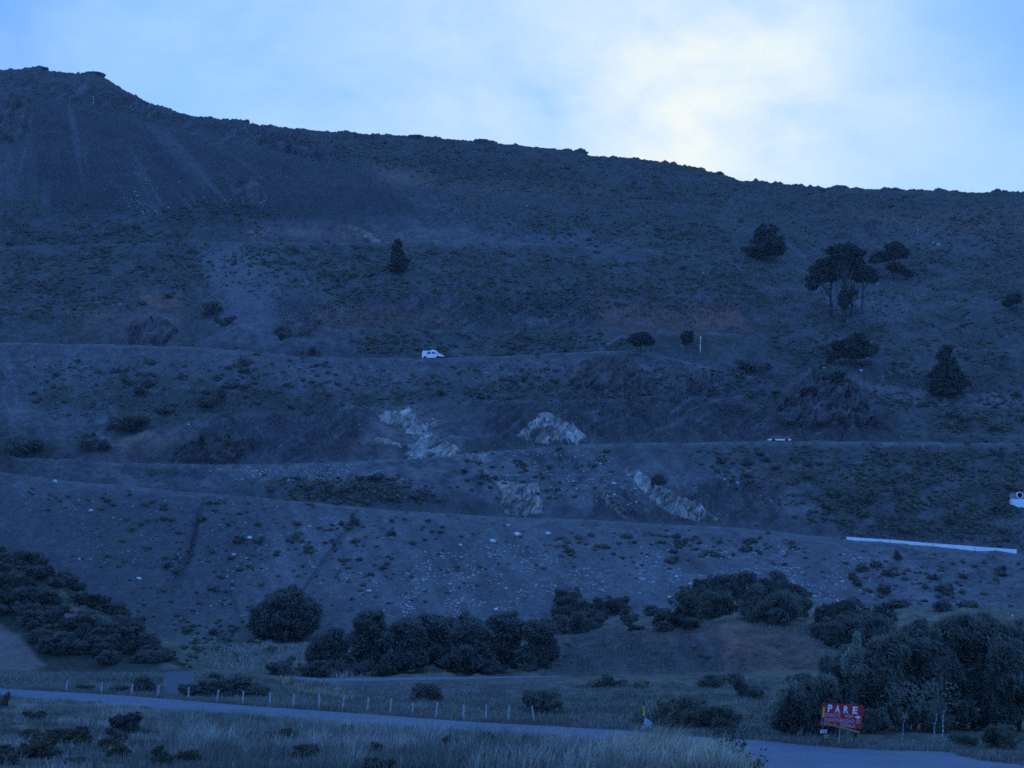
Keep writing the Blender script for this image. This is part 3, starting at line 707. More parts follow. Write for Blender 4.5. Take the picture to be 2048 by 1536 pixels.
#@@PART2
# ---------------------------------------------------------------- rocks
def bump_patch(name, poly, push, theta, period, label, m, pale=True, step=1.5, seed=0, tone=(1, 1, 1)):
    """a rock outcrop standing out of the slope; theta = lean of its beds"""
    Pn = np.asarray(poly, float)
    gx = np.arange(Pn[:, 0].min() - 6, Pn[:, 0].max() + 6, step); gy = np.arange(Pn[:, 1].max() + 6, Pn[:, 1].min() - 6, -step)
    X, Yy = np.meshgrid(gx, gy)
    jx = fbm(X / 12, Yy / 12, 4, 41 + seed, .65) * 11; jy = fbm(X / 12, Yy / 12, 4, 45 + seed, .65) * 11
    jj = .45 if pale else 1.0
    sd = poly_sd(X + jx * jj, Yy + jy * jj, poly)
    pts = np.array([[P(a, b) for a in gx] for b in gy])
    ct, s_ = math.cos(theta), math.sin(theta)
    wx, wy = fbm(X / 30, Yy / 30, 3, seed + 60) * 16, fbm(X / 30, Yy / 30, 3, seed + 63) * 16
    along = (X + wx) * ct - (Yy + wy) * s_; across = (X + wx) * s_ + (Yy + wy) * ct
    rid = lambda k, p_, q_: 1 - np.abs(fbm(across / p_, along / q_, 3, seed + k, .6)) * 2.2
    q = across / period + fbm(across / 23, along / 50, 3, seed, .6) * 2.4
    bed = vn(np.floor(q) * 3.7, along / 26, seed + 3); saw = q - np.floor(q)
    cut = np.floor(along / (10 + 14 * bed) + bed * 5); blk = vn(np.floor(q) * 1.3 + .5, cut * 2.1 + .5, seed + 5)
    big = fbm(X / 26, Yy / 20, 3, seed + 13, .6)
    crack = sstep(.80, .97, rid(20, period * .9, period * 3.2)) * .8 + sstep(.86, .98, rid(24, period * 2.6, period * 1.2)) * .5
    if pale:
        cl = 12 + 16 * vn(np.floor(q) + .0, 0 * q, seed + 4); cc_ = along / cl + np.floor(q) * .37; ci = np.floor(cc_); cf = cc_ - ci
        rt = lambda k: _tab[(np.floor(q).astype(int) * 7 + k * 31) & 255, (ci.astype(int) * 5 + k * 17 + seed) & 255]
        blk = rt(0)
        h = push * (.15 + .75 * rt(1) + (saw - .5) * (rt(2) - .15) * 1.3 + (cf - .5) * (rt(3) - .5) * 1.1 + .25 * big) - .5 * push * ((saw > .86) | (cf > .93)) * rt(4)
        edge = sstep(-2, 4, sd)
    else:
        h = push * (.05 + .35 * bed * blk + .30 * blk + .85 * big) - .55 * push * crack + .5 * push * fbm(X / 9, Yy / 7, 4, seed + 9, .7)
        edge = sstep(-3, 14, sd)
    h = h * edge - (1 - edge) * .6
    n = np.array((0.0, -.82, .57))
    V_ = pts + h[..., None] * n
    f = grid_faces(len(gy), len(gx))
    keep = (sd.ravel()[f] > -5).any(1)
    if pale:
        fb = fbm(across / 3.2, along / 34, 4, seed + 30, .65); fb2 = fbm(across / 9, along / 60, 3, seed + 33)
        h = h + .22 * fb * edge
    c = (np.ones(X.shape + (3,)) * np.array(tone)) * (0.68 + .55 * blk + .3 * (bed - .5) + .5 * (big - .1) + (.75 * fb + .45 * fb2 if pale else 0))[..., None].clip(.22, 1.6)
    rust = sstep(.1, .5, fbm(X / 22, Yy / 14, 3, 77 + seed))[..., None]
    c = c * (1 - rust * .6) + c * np.array((1.0, .78, .58)) * rust * .6
    used = np.unique(f[keep]); remap = -np.ones(X.size, int); remap[used] = np.arange(len(used))
    o = mesh_np(name, V_.reshape(-1, 3)[used], remap[f[keep]], m, smooth=False, colors=c.reshape(-1, 3)[used] if pale else None)
    return tag(o, label, "rock outcrop")
PR = (0.235, 0.215, 0.185)
STP = 2.0
bump_patch("rock_outcrop", [(752, 832), (776, 818), (800, 824), (820, 813), (838, 834), (850, 848), (862, 836), (882, 842), (866, 860), (846, 866), (850, 884), (832, 884), (812, 868), (798, 850), (778, 852), (762, 844)], .7, .75, 11, "large pale rock face on the left above the bent road, below the van", M_pale_rock, tone=PR, seed=1)
bump_patch("rock_outcrop", [(744, 880), (760, 872), (800, 884), (830, 888), (846, 862), (860, 862), (880, 876), (905, 884), (925, 902), (900, 914), (860, 912), (840, 920), (808, 918), (800, 905), (820, 900), (790, 892), (760, 890)], 0.75, .55, 12, "broken pale slabs with rusty bands just beneath the large left rock face", M_pale_rock, tone=tuple(c * .85 for c in PR), seed=2)
bump_patch("rock_outcrop", [(1028, 876), (1050, 852), (1072, 830), (1088, 824), (1104, 826), (1118, 838), (1150, 852), (1170, 868), (1184, 886), (1150, 888), (1110, 882), (1096, 892), (1070, 886), (1048, 878)], 0.7, 1.05, 10, "pale triangular rock face with leaning beds beside the car road", M_pale_rock, tone=tuple(c * .9 for c in PR), seed=3)
bump_patch("rock_outcrop", [(985, 966), (1010, 958), (1050, 964), (1076, 968), (1086, 1000), (1086, 1030), (1020, 1036), (996, 1020), (1004, 990)], 0.65, 1.1, 11, "blocky pale outcrop standing on the lower road below the triangular face", M_pale_rock, tone=tuple(c * .78 for c in PR), seed=4)
bump_patch("rock_outcrop", [(1258, 944), (1272, 934), (1292, 950), (1320, 972), (1352, 986), (1392, 1004), (1420, 1024), (1450, 1046), (1390, 1044), (1340, 1030), (1308, 1008), (1280, 980), (1262, 962)], 0.8, 1.1, 10, "long pale rib of leaning rock running down to the lower road", M_pale_rock, tone=tuple(c * .82 for c in PR), seed=5)
bump_patch("rock_outcrop", [(1196, 976), (1214, 984), (1226, 1004), (1250, 1020), (1270, 1040), (1256, 1044), (1234, 1030), (1212, 1010), (1196, 992)], 1.0, .9, 5, "thin pale rock rib, the smaller one left of the long rib", M_pale_rock, tone=tuple(c * .72 for c in PR), seed=6)
bump_patch("rock_outcrop", [(930, 908), (972, 905), (985, 925), (960, 935), (935, 922)], .7, .9, 6, "small low pale ledge at the bend of the car road", M_pale_rock, tone=tuple(c * .6 for c in PR), seed=7)
bump_patch("rock_outcrop", [(702, 454), (722, 454), (748, 468), (768, 482), (744, 484), (720, 470)], .8, .3, 5, "small tan ledge above the lone narrow tree", M_pale_rock, tone=(.17, .14, .105), seed=8)
bump_patch("rock_outcrop", [(1186, 702), (1238, 670), (1250, 674), (1210, 704)], .7, .6, 5, "narrow grey rock slab left of the small umbrella tree", M_pale_rock, tone=(.095, .095, .095), seed=9)
DKR = (.047, .043, .040)
M_dk = mat("dark_crag", (0, 0, 0), .92, .45, 1.3, bump=.3, bscale=1.4, attr=True, spec=.1)
for poly, push, th, lab, sd_ in (([(1540, 836), (1570, 776), (1600, 748), (1650, 742), (1690, 752), (1716, 780), (1740, 822), (1760, 850), (1640, 858), (1560, 850)], 1.7, .8, "big dark craggy knoll below the wide low tree", 11),
     ([(452, 380), (470, 356), (500, 350), (524, 368), (540, 398), (528, 416), (480, 412)], 1.5, 1.0, "dark crag jutting from the lower edge of the left scree fan", 12),
     ([(-30, 192), (20, 186), (62, 194), (68, 226), (60, 262), (30, 286), (-30, 290)], 2.2, 1.2, "dark cliff at the far left beside the top of the scree fan", 13),
     ([(1120, 740), (1200, 708), (1260, 716), (1300, 750), (1240, 780), (1150, 778)], 1.0, .7, "dark bedded rock hump on the slope right of the van", 14),
     ([(1300, 775), (1360, 742), (1440, 760), (1450, 790), (1330, 796)], .9, .7, "dark bedded rock step below the white pole", 15),
     ([(520, 280), (600, 290), (680, 300), (660, 326), (560, 306)], 1.8, .4, "long dark rock band under the ridge left of centre", 16),
     ([(545, 660), (600, 632), (650, 640), (620, 672), (560, 680)], 1.4, .6, "dark rubbly rock at the left end of the track above the van", 17),
     ([(360, 890), (430, 866), (520, 880), (470, 925), (330, 925)], 1.3, .7, "dark rock cutting on the left beside the brown bank", 18),
     ([(260, 655), (320, 630), (360, 660), (330, 690), (250, 690)], 1.6, 1.2, "grey crag in the mouth of the left gully", 19)):
    bump_patch("crag", poly, push, th, 9, lab, M_dk, tone=DKR, seed=sd_, step=3.2)["category"] = "crag"
# knobs of rock standing on the ridge line
for x, wpx, hpx, lab in ((832, 40, 9, "low dark rock knob on the ridge, left of the bigger knob"), (962, 62, 15, "biggest dark rock knob on the middle of the ridge"), (1160, 36, 9, "dark rock step on the ridge under the cloud edge"),
                         (1438, 22, 8, "small dark rock on the ridge right of centre"), (1678, 44, 9, "lone rounded rock knob on the right part of the ridge"), (1785, 40, 7, "low toothed rocks on the ridge near the right"),
                         (185, 60, 9, "dark rocky shoulder on the high left summit"), (75, 50, 7, "jagged rock crown at the far left of the summit"), (486, 24, 6, "small rock bump where the ridge flattens on the left")):
    d = float(np.interp(x, xs, d_SK)) + 1; s = d / F_PX; r_ = np.random.default_rng(x)
    v, f = lump(r_, 3, .55); v = v * np.array((wpx * s * .42, 2.2, hpx * s * .75)); X = (x - CX) * s
    v = v + .8 * fbm(v[:, 0] * 1.3 + x, v[:, 1] * 1.1 + v[:, 2], 3, 5)[:, None] * np.array((1, .6, 1.2))
    o = mesh_np("ridge_rock", v, f, M_dk, colors=np.ones((len(v), 3)) * np.array(DKR), loc=(X, d, float(np.interp(x, xs, zS)) - .25 * hpx * s)); tag(o, lab, "rock")

# pale stones: the big ones singly, the litter as one mass
STN = []
for k in range(6):
    r_ = np.random.default_rng(300 + k); v, f = lump(r_, 1, .5); STN.append((v, f))
STM = []
for k, (v, f) in enumerate(STN):
    me = bpy.data.meshes.new("stone"); me.from_pydata([tuple(q) for q in v], [], [list(map(int, q)) for q in f]); me.materials.append(M_stone); STM.append(me)
STONES = [(499, 1074, 13, "cross-shaped white boulder between two dark shrubs on the left scree"), (467, 1108, 11, "rounded white boulder just below the two dark shrubs on the left scree"), (278, 1156, 12, "white boulder low on the far left scree above the spur"),
          (111, 962, 12, "white boulder on the edge of the road at the left"), (181, 1020, 12, "pale boulder on the scree under the road edge at left"), (738, 1180, 12, "white boulder on the scree right of the round tree"), (921, 1089, 12, "flat white boulder below the blocky outcrop, left of its neighbours"),
          (986, 1080, 17, "pale slab, the left of three under the blocky outcrop"), (1034, 1067, 17, "pale slab, the middle of three under the blocky outcrop"), (1096, 1066, 13, "pale slab, the right of three under the blocky outcrop"), (1017, 1050, 9, "small white stone at the foot of the blocky outcrop"),
          (992, 1217, 12, "square white boulder at the top of the grove"), (806, 1233, 12, "long white boulder above the left part of the grove"), (1029, 1228, 13, "flat pale boulder beside the square white boulder"),
          (1228, 966, 12, "round grey boulder above the thin rock rib"), (1450, 958, 8, "white stone on the scree under the car, left of a pair"), (1475, 965, 10, "white stone on the scree under the car, right of a pair"),
          (1339, 1193, 11, "white stone at the left end of the mound brush"), (1352, 1152, 10, "white stone high on the bank above the mound brush"), (1737, 1219, 7, "small white stone on the brown patch right of the mound"), (2025, 1231, 7, "small white stone near the right edge above the willows"),
          (377, 848, 6, "white stone above the dark cutting on the left"), (1586, 1098, 6, "white stone left of the end of the white wall"), (1648, 735, 7, "pale stone on the ground left of the wide low tree"), (1722, 740, 8, "pale stone under the trunk of the wide low tree"),
          (1876, 488, 9, "pale stone on the upper right slope, largest of a few"), (1866, 486, 5, "pale stone on the upper right slope, left of the largest"), (1012, 1176, 8, "pale stone among the litter above the grove"), (1128, 1100, 7, "pale stone on the bank below the blocky outcrop"),
          (1053, 411, 5, "tiny white stone high on the middle slope"), (1161, 527, 4, "tiny white stone on the slope above the small umbrella tree")]
for i, (x, y, w, lab) in enumerate(STONES):
    pt = P(x, y + w * .25); s = pt[1] / F_PX * w
    o = bpy.data.objects.new("stone", STM[i % 6]); o.location = tuple(pt + np.array((0, 0, s * .12))); o.scale = (s * .5, s * .42, s * .30); o.rotation_euler = (random.uniform(-.2, .2), random.uniform(-.3, .3), random.uniform(0, 6)); link(o); tag(o, lab, "stone")
r = np.random.default_rng(9)
LIT = [([(900, 1090), (1200, 1080), (1500, 1090), (1640, 1140), (1330, 1190), (1100, 1190), (960, 1240), (760, 1240), (800, 1150)], 3000, (.10, .34)), ([(560, 1000), (760, 1060), (960, 1120), (800, 1240), (640, 1180)], 650, (.10, .3)),
       ([(430, 935), (720, 928), (820, 960), (560, 962), (380, 960)], 650, (.12, .3)), ([(1540, 1090), (1760, 1110), (1740, 1240), (1640, 1210), (1560, 1150)], 700, (.10, .3)), ([(0, 960), (560, 1010), (560, 1200), (300, 1180), (100, 1100)], 420, (.10, .3)),
       ([(940, 900), (1240, 900), (1300, 1030), (1000, 960)], 500, (.12, .36)), ([(480, 1070), (620, 1060), (560, 1160), (440, 1180)], 160, (.1, .3)), ([(380, 1200), (520, 1200), (520, 1330), (380, 1330)], 120, (.1, .3)), ([(0, 480), (2040, 480), (2040, 880), (0, 880)], 500, (.12, .35)), ([(260, 320), (500, 400), (300, 440), (200, 380)], 200, (.2, .5)), ([(1240, 930), (1560, 960), (1540, 1040), (1330, 1030)], 200, (.12, .35))]
LV, LF, ln = [], [], 0
for poly, n, (a, b) in LIT:
    for i in range(n):
        x, y = rand_in(poly, r)
        if vn(np.array([x / 30.]), np.array([y / 16.]), 6)[0] < .3 + .25 * vn(np.array([x / 90.]), np.array([y / 50.]), 16)[0]: continue
        pt = P(x, y); v, f = STN[r.integers(0, 6)]; s = a * .8 + (b * .9 - a * .8) * r.random() ** 2 * (1 if r.random() > .04 else 2.2)
        v = v[:, [0, 1, 2]] * np.array((s, s * .8, s * .55)) + pt; LV.append(v); LF.append(f + ln); ln += len(v)
o = mesh_np("scree_stones", np.concatenate(LV), np.concatenate(LF), M_scree); tag(o, "pale stone litter strewn over the scree slopes", "stones", kind="stuff")

# ---------------------------------------------------------------- trees
def build_tree(name, label, cat, base, lobes, n, leaf, m, trunk_w=.35, group=None, bark=None, clumps=12, spread=.27, inner=.5, aspect=1.0, updir=None, bend=0.0, lean=0, depth=.9, seed=1, fork=1, crown_name="crown", boughs=0):
    """base: ground point; lobes in photo px (x, y, rx, ry) turned into metres at the tree's own distance"""
    r_ = np.random.default_rng(seed); d = base[1]; s = d / F_PX
    bx, by = CX + base[0] / s, HOR - base[2] / s
    root = empty(name, tuple(base), label, cat, group)
    lb = []
    for i, (x, y, rx, ry) in enumerate(lobes):
        lb.append(((x - bx) * s, r_.uniform(-.25, .25) * rx * s if i else 0.0, (by - y) * s, rx * s, rx * s * depth, ry * s))
    n = int(n * (1.7 if m is M_arau else 1.35))
    if boughs:
        p = crown_pts(split_lobes(lb, boughs, r_), n, r_, clumps, spread, inner)
        stray = r_.random(len(p)) < .10; p[stray] += r_.normal(size=(int(stray.sum()), 3)) * np.mean([l[3] for l in lb]) * .10
    else: p = crown_pts(lb, n, r_, clumps, spread, inner)
    p[:, 2] = np.maximum(p[:, 2], .05)
    v, f = quads(p, leaf, r_, aspect, updir, bend)
    mesh_np(crown_name, v, f, m, root)
    t = MB()
    top = max(lb, key=lambda l: l[2] + l[5])
    for k in range(fork):
        off = (k - (fork - 1) / 2) * trunk_w * 1.6
        hgt = top[2] + top[5] * .5; pts = [Vector((off, 0, -.3))]; rad = [trunk_w * .5]
        for j in range(1, 7):
            q = j / 6; pts.append(Vector((off * (1 + q * 2) + top[0] * q ** 1.5 + r_.uniform(-.1, .1) * trunk_w * 2, top[1] * q, hgt * q))); rad.append(trunk_w * .5 * (1 - .8 * q))
        t.path(pts, rad, 7)
        for l in lb:
            for _ in range(3):
                j = r_.integers(2, 6); a = pts[j]
                e = Vector((l[0] + r_.uniform(-.7, .7) * l[3], l[1] + r_.uniform(-.7, .7) * l[4], l[2] + r_.uniform(-.3, .5) * l[5]))
                mid = (a + e) / 2 + Vector((0, 0, .1 * (e - a).length))
                t.path([a, mid, e], [trunk_w * .17, trunk_w * .11, trunk_w * .05], 5)
    t.build("trunk", bark or M_bark, root, smooth=True)
    return root
AR = dict(m=M_arau, clumps=10, spread=.24, inner=.6, aspect=1.6, boughs=6)
build_tree("monkey_puzzle_tree", "dark domed tree standing alone on the upper slope, left of the tree cluster", "tree", P(1532, 522),
           [(1534, 470, 30, 24), (1532, 492, 40, 20), (1516, 504, 30, 10), (1550, 500, 26, 12)], 3600, .42, trunk_w=.8, seed=11, **AR)
build_tree("monkey_puzzle_tree", "lone narrow dark tree high on the left of centre", "tree", P(795, 546),
           [(795, 486, 7, 8), (795, 497, 12, 9), (796, 510, 16, 11), (797, 522, 19, 10), (797, 534, 21, 9)], 2600, .40, trunk_w=.6, seed=12, **AR)
build_tree("monkey_puzzle_tree", "tallest tree of the cluster, its flat crown above the rest", "tree", P(1686, 644),
           [(1690, 498, 24, 13), (1668, 502, 16, 8), (1712, 506, 18, 9), (1688, 512, 30, 7), (1690, 600, 16, 24), (1706, 585, 10, 6)], 3400, .42, trunk_w=1.1, seed=13, **AR)
build_tree("monkey_puzzle_tree", "left umbrella-crowned tree of the cluster, its crown drooping low at left", "tree", P(1662, 632),
           [(1662, 534, 34, 16), (1640, 552, 26, 14), (1624, 570, 14, 11), (1668, 550, 22, 12)], 3400, .42, trunk_w=.8, seed=14, **AR)
build_tree("monkey_puzzle_tree", "middle tree of the cluster with two close trunks under a broad crown", "tree", P(1697, 634),
           [(1700, 528, 32, 14), (1712, 544, 28, 12), (1690, 540, 26, 10)], 3000, .42, trunk_w=.8, seed=15, fork=2, **AR)
build_tree("monkey_puzzle_tree", "right thin-trunked tree of the cluster with a low wide crown", "tree", P(1724, 628),
           [(1728, 544, 28, 12), (1742, 556, 18, 8), (1716, 552, 22, 10)], 2600, .42, trunk_w=.5, seed=16, **AR)
build_tree("monkey_puzzle_tree", "ragged tree behind and to the right of the cluster", "tree", P(1787, 560),
           [(1788, 496, 22, 13), (1780, 510, 32, 12), (1806, 506, 14, 10), (1752, 522, 12, 5), (1790, 536, 24, 8), (1818, 548, 13, 7)], 3200, .42, trunk_w=.7, seed=17, **AR)
build_tree("monkey_puzzle_tree", "wide low umbrella tree on a short trunk, right of the dark knoll", "tree", P(1710, 732),
           [(1712, 684, 30, 20), (1690, 694, 30, 16), (1735, 696, 24, 16), (1668, 710, 16, 9), (1720, 706, 38, 10)], 4600, .36, trunk_w=.8, seed=18, **AR)
build_tree("monkey_puzzle_tree", "big dark conical tree near the right edge", "tree", P(1894, 794),
           [(1893, 702, 12, 12), (1893, 716, 20, 12), (1893, 730, 27, 13), (1893, 745, 33, 13), (1894, 758, 38, 13), (1894, 771, 42, 13), (1893, 783, 40, 9)], 6400, .34, trunk_w=.8, seed=19, **AR)
build_tree("monkey_puzzle_tree", "small umbrella tree on a thin trunk by the upper end of the van road", "tree", P(1281, 710),
           [(1281, 676, 24, 12), (1272, 684, 20, 9), (1294, 682, 18, 9)], 2400, .34, trunk_w=.4, seed=20, **AR)
build_tree("monkey_puzzle_tree", "smallest round-headed tree, beside the white pole", "tree", P(1372, 706),
           [(1374, 674, 13, 12), (1374, 682, 11, 8)], 1300, .30, trunk_w=.25, seed=21, **AR)
build_tree("monkey_puzzle_tree", "small round dark tree at the right edge above the conical tree", "tree", P(2026, 622),
           [(2026, 600, 20, 12), (2014, 606, 12, 7)], 1500, .36, trunk_w=.4, seed=22, **AR)
def B(x, d):
    X = (x - CX) / F_PX * d; return np.array((X, d, gz(X, d)))
GR = dict(m=M_tree, clumps=14, spread=.22, inner=.72, aspect=1.6, boughs=11)
build_tree("broadleaf_tree", "big round dark tree standing apart on the lower scree, left of the grove", "tree", P(570, 1284),
           [(574, 1206, 42, 38), (560, 1232, 62, 42), (612, 1222, 38, 34), (524, 1246, 32, 32), (590, 1252, 48, 26)], 13000, .30, trunk_w=.5, seed=31, **GR)
GRV = [(652, 180, [(664, 1286, 40, 32), (640, 1312, 34, 28), (676, 1322, 36, 24)], "leftmost tree of the grove behind the lower gravel road"),
       (740, 184, [(738, 1244, 36, 26), (742, 1284, 48, 36), (730, 1322, 46, 26)], "second tree of the grove, rising to a point"),
       (806, 178, [(808, 1272, 44, 36), (812, 1316, 50, 30)], "third tree from the left in the grove"),
       (872, 186, [(864, 1252, 42, 32), (876, 1296, 52, 40)], "fourth tree from the left in the grove"),
       (940, 179, [(944, 1270, 42, 36), (944, 1314, 50, 30)], "third tree from the right in the grove"),
       (1012, 185, [(1012, 1262, 46, 36), (1004, 1304, 48, 34)], "second tree from the right in the grove"),
       (1078, 180, [(1080, 1262, 38, 32), (1088, 1298, 36, 34), (1060, 1310, 30, 24)], "rightmost tree of the grove, its foot among the scree")]
for i, (x, d, lb, lab) in enumerate(GRV):
    build_tree("broadleaf_tree", lab, "tree", B(x, d), lb, 10500, .20, trunk_w=.3, group="trees of the grove behind the lower gravel road", seed=40 + i, fork=2, **GR)
UNDER = []
WL = dict(boughs=11, clumps=14, spread=.24, inner=.70, aspect=2.6, updir=(-.5, -.2, .75), bend=.45)
RG = [(1596, 93, [(1606, 1410, 46, 44), (1572, 1432, 34, 36), (1640, 1384, 32, 34)], 13000, "bushy pale-leaved young poplar at the left end of the roadside trees, beside the red sign", M_willow),
      (1668, 98, [(1672, 1368, 46, 52), (1700, 1330, 34, 36), (1650, 1400, 34, 34)], 13000, "leafy tree directly behind the red sign", M_willow),
      (1752, 101, [(1752, 1350, 58, 60), (1778, 1302, 44, 36), (1738, 1396, 42, 40)], 16000, "olive tree right of the red sign, between it and the white trunks", M_willow),
      (1838, 103, [(1832, 1290, 54, 44), (1846, 1344, 62, 56), (1820, 1390, 44, 40)], 17000, "tall willow whose dark trunk leans beside the white trunks", M_willow),
      (1936, 104, [(1930, 1266, 66, 40), (1950, 1322, 76, 58), (1930, 1384, 62, 50)], 20000, "broadest willow with the highest crown, right of the white trunks", M_willow),
      (2030, 102, [(2030, 1284, 60, 46), (2044, 1350, 72, 66), (2010, 1412, 54, 44)], 18000, "willow cut by the right edge of the picture", M_willow)]
for i, (x, d, lb, n, lab, m_) in enumerate(RG):
    build_tree("willow_tree", lab, "tree", B(x, d), lb, n, .105, m_, trunk_w=.32, group="trees along the road behind the red sign", seed=60 + i, fork=2, **WL)
build_tree("poplar_sapling", "slim pale-leaved poplar tip rising above the red sign", "tree", B(1712, 96), [(1714, 1280, 10, 16), (1708, 1304, 16, 20), (1700, 1330, 20, 24)], 1100, .085, M_poplar, trunk_w=.12, seed=71, clumps=20, spread=.22)
build_tree("poplar_sapling", "low pale-leaved poplar shoots at the left end of the roadside trees", "tree", B(1560, 92), [(1586, 1370, 9, 12), (1566, 1386, 13, 12), (1545, 1412, 12, 12), (1530, 1434, 8, 12)], 700, .075, M_poplar, trunk_w=.08, seed=72, clumps=14, spread=.25)
for x, d, w, h, lab in ((1640, 97, 120, 70, "low leafy undergrowth behind the red sign"), (1730, 99, 110, 70, "undergrowth between the sign and the olive tree"), (1800, 101, 110, 80, "dark undergrowth left of the white trunks"), (1900, 103, 130, 90, "dark undergrowth right behind the white trunks"), (1872, 100, 90, 90, "dark undergrowth close behind the two white trunks"), (1985, 104, 130, 90, "dark undergrowth below the broadest willow")):
    UNDER.append((x, d, w, h, lab))
# the white trunks
for x, d, topx, ytop, w, lab in ((1866, 92.5, 1874, 1424, .10, "left of two slim white trunks under the willows"), (1883, 92, 1889, 1416, .12, "right and brighter of two slim white trunks under the willows"), (1803, 94, 1812, 1420, .07, "thin grey bent trunk under the olive tree")):
    b_ = B(x, d); s = d / F_PX
    root = empty("young_tree", tuple(b_), lab, "tree"); t = MB(); hgt = (HOR - ytop) * s - b_[2]
    pts = [Vector(((topx - x) * s * q + .035 * math.sin(q * 9 + x), .1 * q, hgt * q - .1)) for q in np.linspace(0, 1, 8)]
    t.path(pts, [w * .5 * (1 - .55 * q) for q in np.linspace(0, 1, 8)], 8); t.build("trunk", M_bark_pale, root, True)
    r_ = np.random.default_rng(x); p = crown_pts([(pts[-1].x - .2, .3, hgt + .7, 1.1, .9, .9)], 160, r_, 14, .4); v, f = quads(p, .09, r_, 1.8); mesh_np("crown", v, f, M_willow, root)

# ---------------------------------------------------------------- larger bushes
BUV = []
for k in range(6):
    r_ = np.random.default_rng(500 + k)
    lb = [(0, 0, .34, .72, .72, .42)] + [(r_.uniform(-.62, .62), r_.uniform(-.5, .5), r_.uniform(.12, .72), r_.uniform(.2, .46), .4, r_.uniform(.18, .34)) for _ in range(8)]
    p = crown_pts(split_lobes(lb[:5], 5, r_), 2400, r_, 8, .24, .7); p = p[p[:, 2] > -.06]; BUV.append(quads(p, .048, r_, 1.6))
BUM = {}
def bush(pt, w, h, lab, m, k=None, group=None, name="bush", cat="bush"):
    k = random.randrange(6) if k is None else k
    if (k, m.name) not in BUM:
        me = bpy.data.meshes.new("bush"); v, f = BUV[k]; me.from_pydata([tuple(q) for q in v], [], [list(map(int, q)) for q in f]); me.materials.append(m); BUM[(k, m.name)] = me
    o = bpy.data.objects.new(name, BUM[(k, m.name)]); o.location = (pt[0], pt[1], pt[2] - .05 * h); o.scale = (w * .5, w * .45, h * .95); o.rotation_euler = (0, 0, random.uniform(0, 6.28))
    link(o); return tag(o, lab, cat, group)
def bush_px(x, y, wpx, hpx, lab, m=None, d=None, **kw):
    pt = P(x, y) if d is None else B(x, d); s = pt[1] / F_PX
    return bush(pt, wpx * s, hpx * s, lab, m or M_tree, **kw)
def bush_zone(poly, n, w0, w1, where, group, ms, seed, hr=(.5, .75)):
    r_ = np.random.default_rng(seed); pts = []
    best = sorted(rand_in(poly, r_) for _ in range(n))
    for i, (x, y) in enumerate(best):
        w = r_.uniform(w0, w1)
        lab = f"{ORD[i]} bush from the left {where}" if i < (n + 1) // 2 else f"{ORD[n - 1 - i]} bush from the right {where}"
        bush(P(x, y), w, w * r_.uniform(*hr), lab, ms[int(r_.integers(0, len(ms)))], group=group)
DKM = [M_tree, M_shrub[1], M_tree]
bush_zone([(-20, 1092), (0, 1094), (60, 1118), (130, 1162), (190, 1200), (250, 1238), (310, 1290), (345, 1322), (330, 1330), (270, 1280), (200, 1230), (120, 1185), (-20, 1120)], 28, 2.8, 4.6, "on the crest of the near spur", "bushes on the near spur", DKM + [M_pale_bush], 81, (.36, .56))
bush_zone([(-20, 1130), (100, 1185), (140, 1240), (90, 1300), (40, 1260), (-20, 1220)], 22, 3.0, 4.8, "on the upper face of the near spur", "bushes on the near spur", DKM, 82, (.36, .56))
bush_zone([(120, 1250), (220, 1250), (300, 1300), (325, 1330), (110, 1330), (80, 1290)], 27, 3.0, 4.8, "low on the face of the near spur", "bushes on the near spur", DKM, 83, (.36, .56))
bush_zone([(1340, 1230), (1420, 1180), (1500, 1164), (1580, 1176), (1630, 1236), (1600, 1256), (1490, 1240), (1380, 1256)], 28, 4.4, 7.4, "in the brush on top of the mound", "brush on the mound", [M_tree, M_shrub[1], M_pale_bush], 84)
bush_zone([(1600, 1250), (1690, 1240), (1760, 1250), (1770, 1300), (1700, 1325), (1640, 1290)], 20, 4.2, 7.0, "on the right flank of the mound", "brush on the mound", [M_tree, M_shrub[1]], 85)
bush_zone([(1230, 1222), (1350, 1226), (1400, 1250), (1350, 1272), (1260, 1262)], 12, 3.2, 5.6, "in the low brush between hedge and mound", "brush left of the mound", DKM, 87, (.35, .55))
bush_zone([(620, 1330), (1100, 1330), (1100, 1352), (620, 1354)], 20, 3.0, 4.6, "along the foot of the grove", "bushes along the foot of the grove", DKM, 88, (.4, .6))
bush_zone([(1090, 1230), (1160, 1215), (1260, 1215), (1275, 1245), (1220, 1262), (1100, 1280)], 18, 3.4, 6.0, "in the hedge between grove and mound", "brush left of the mound", DKM, 86)
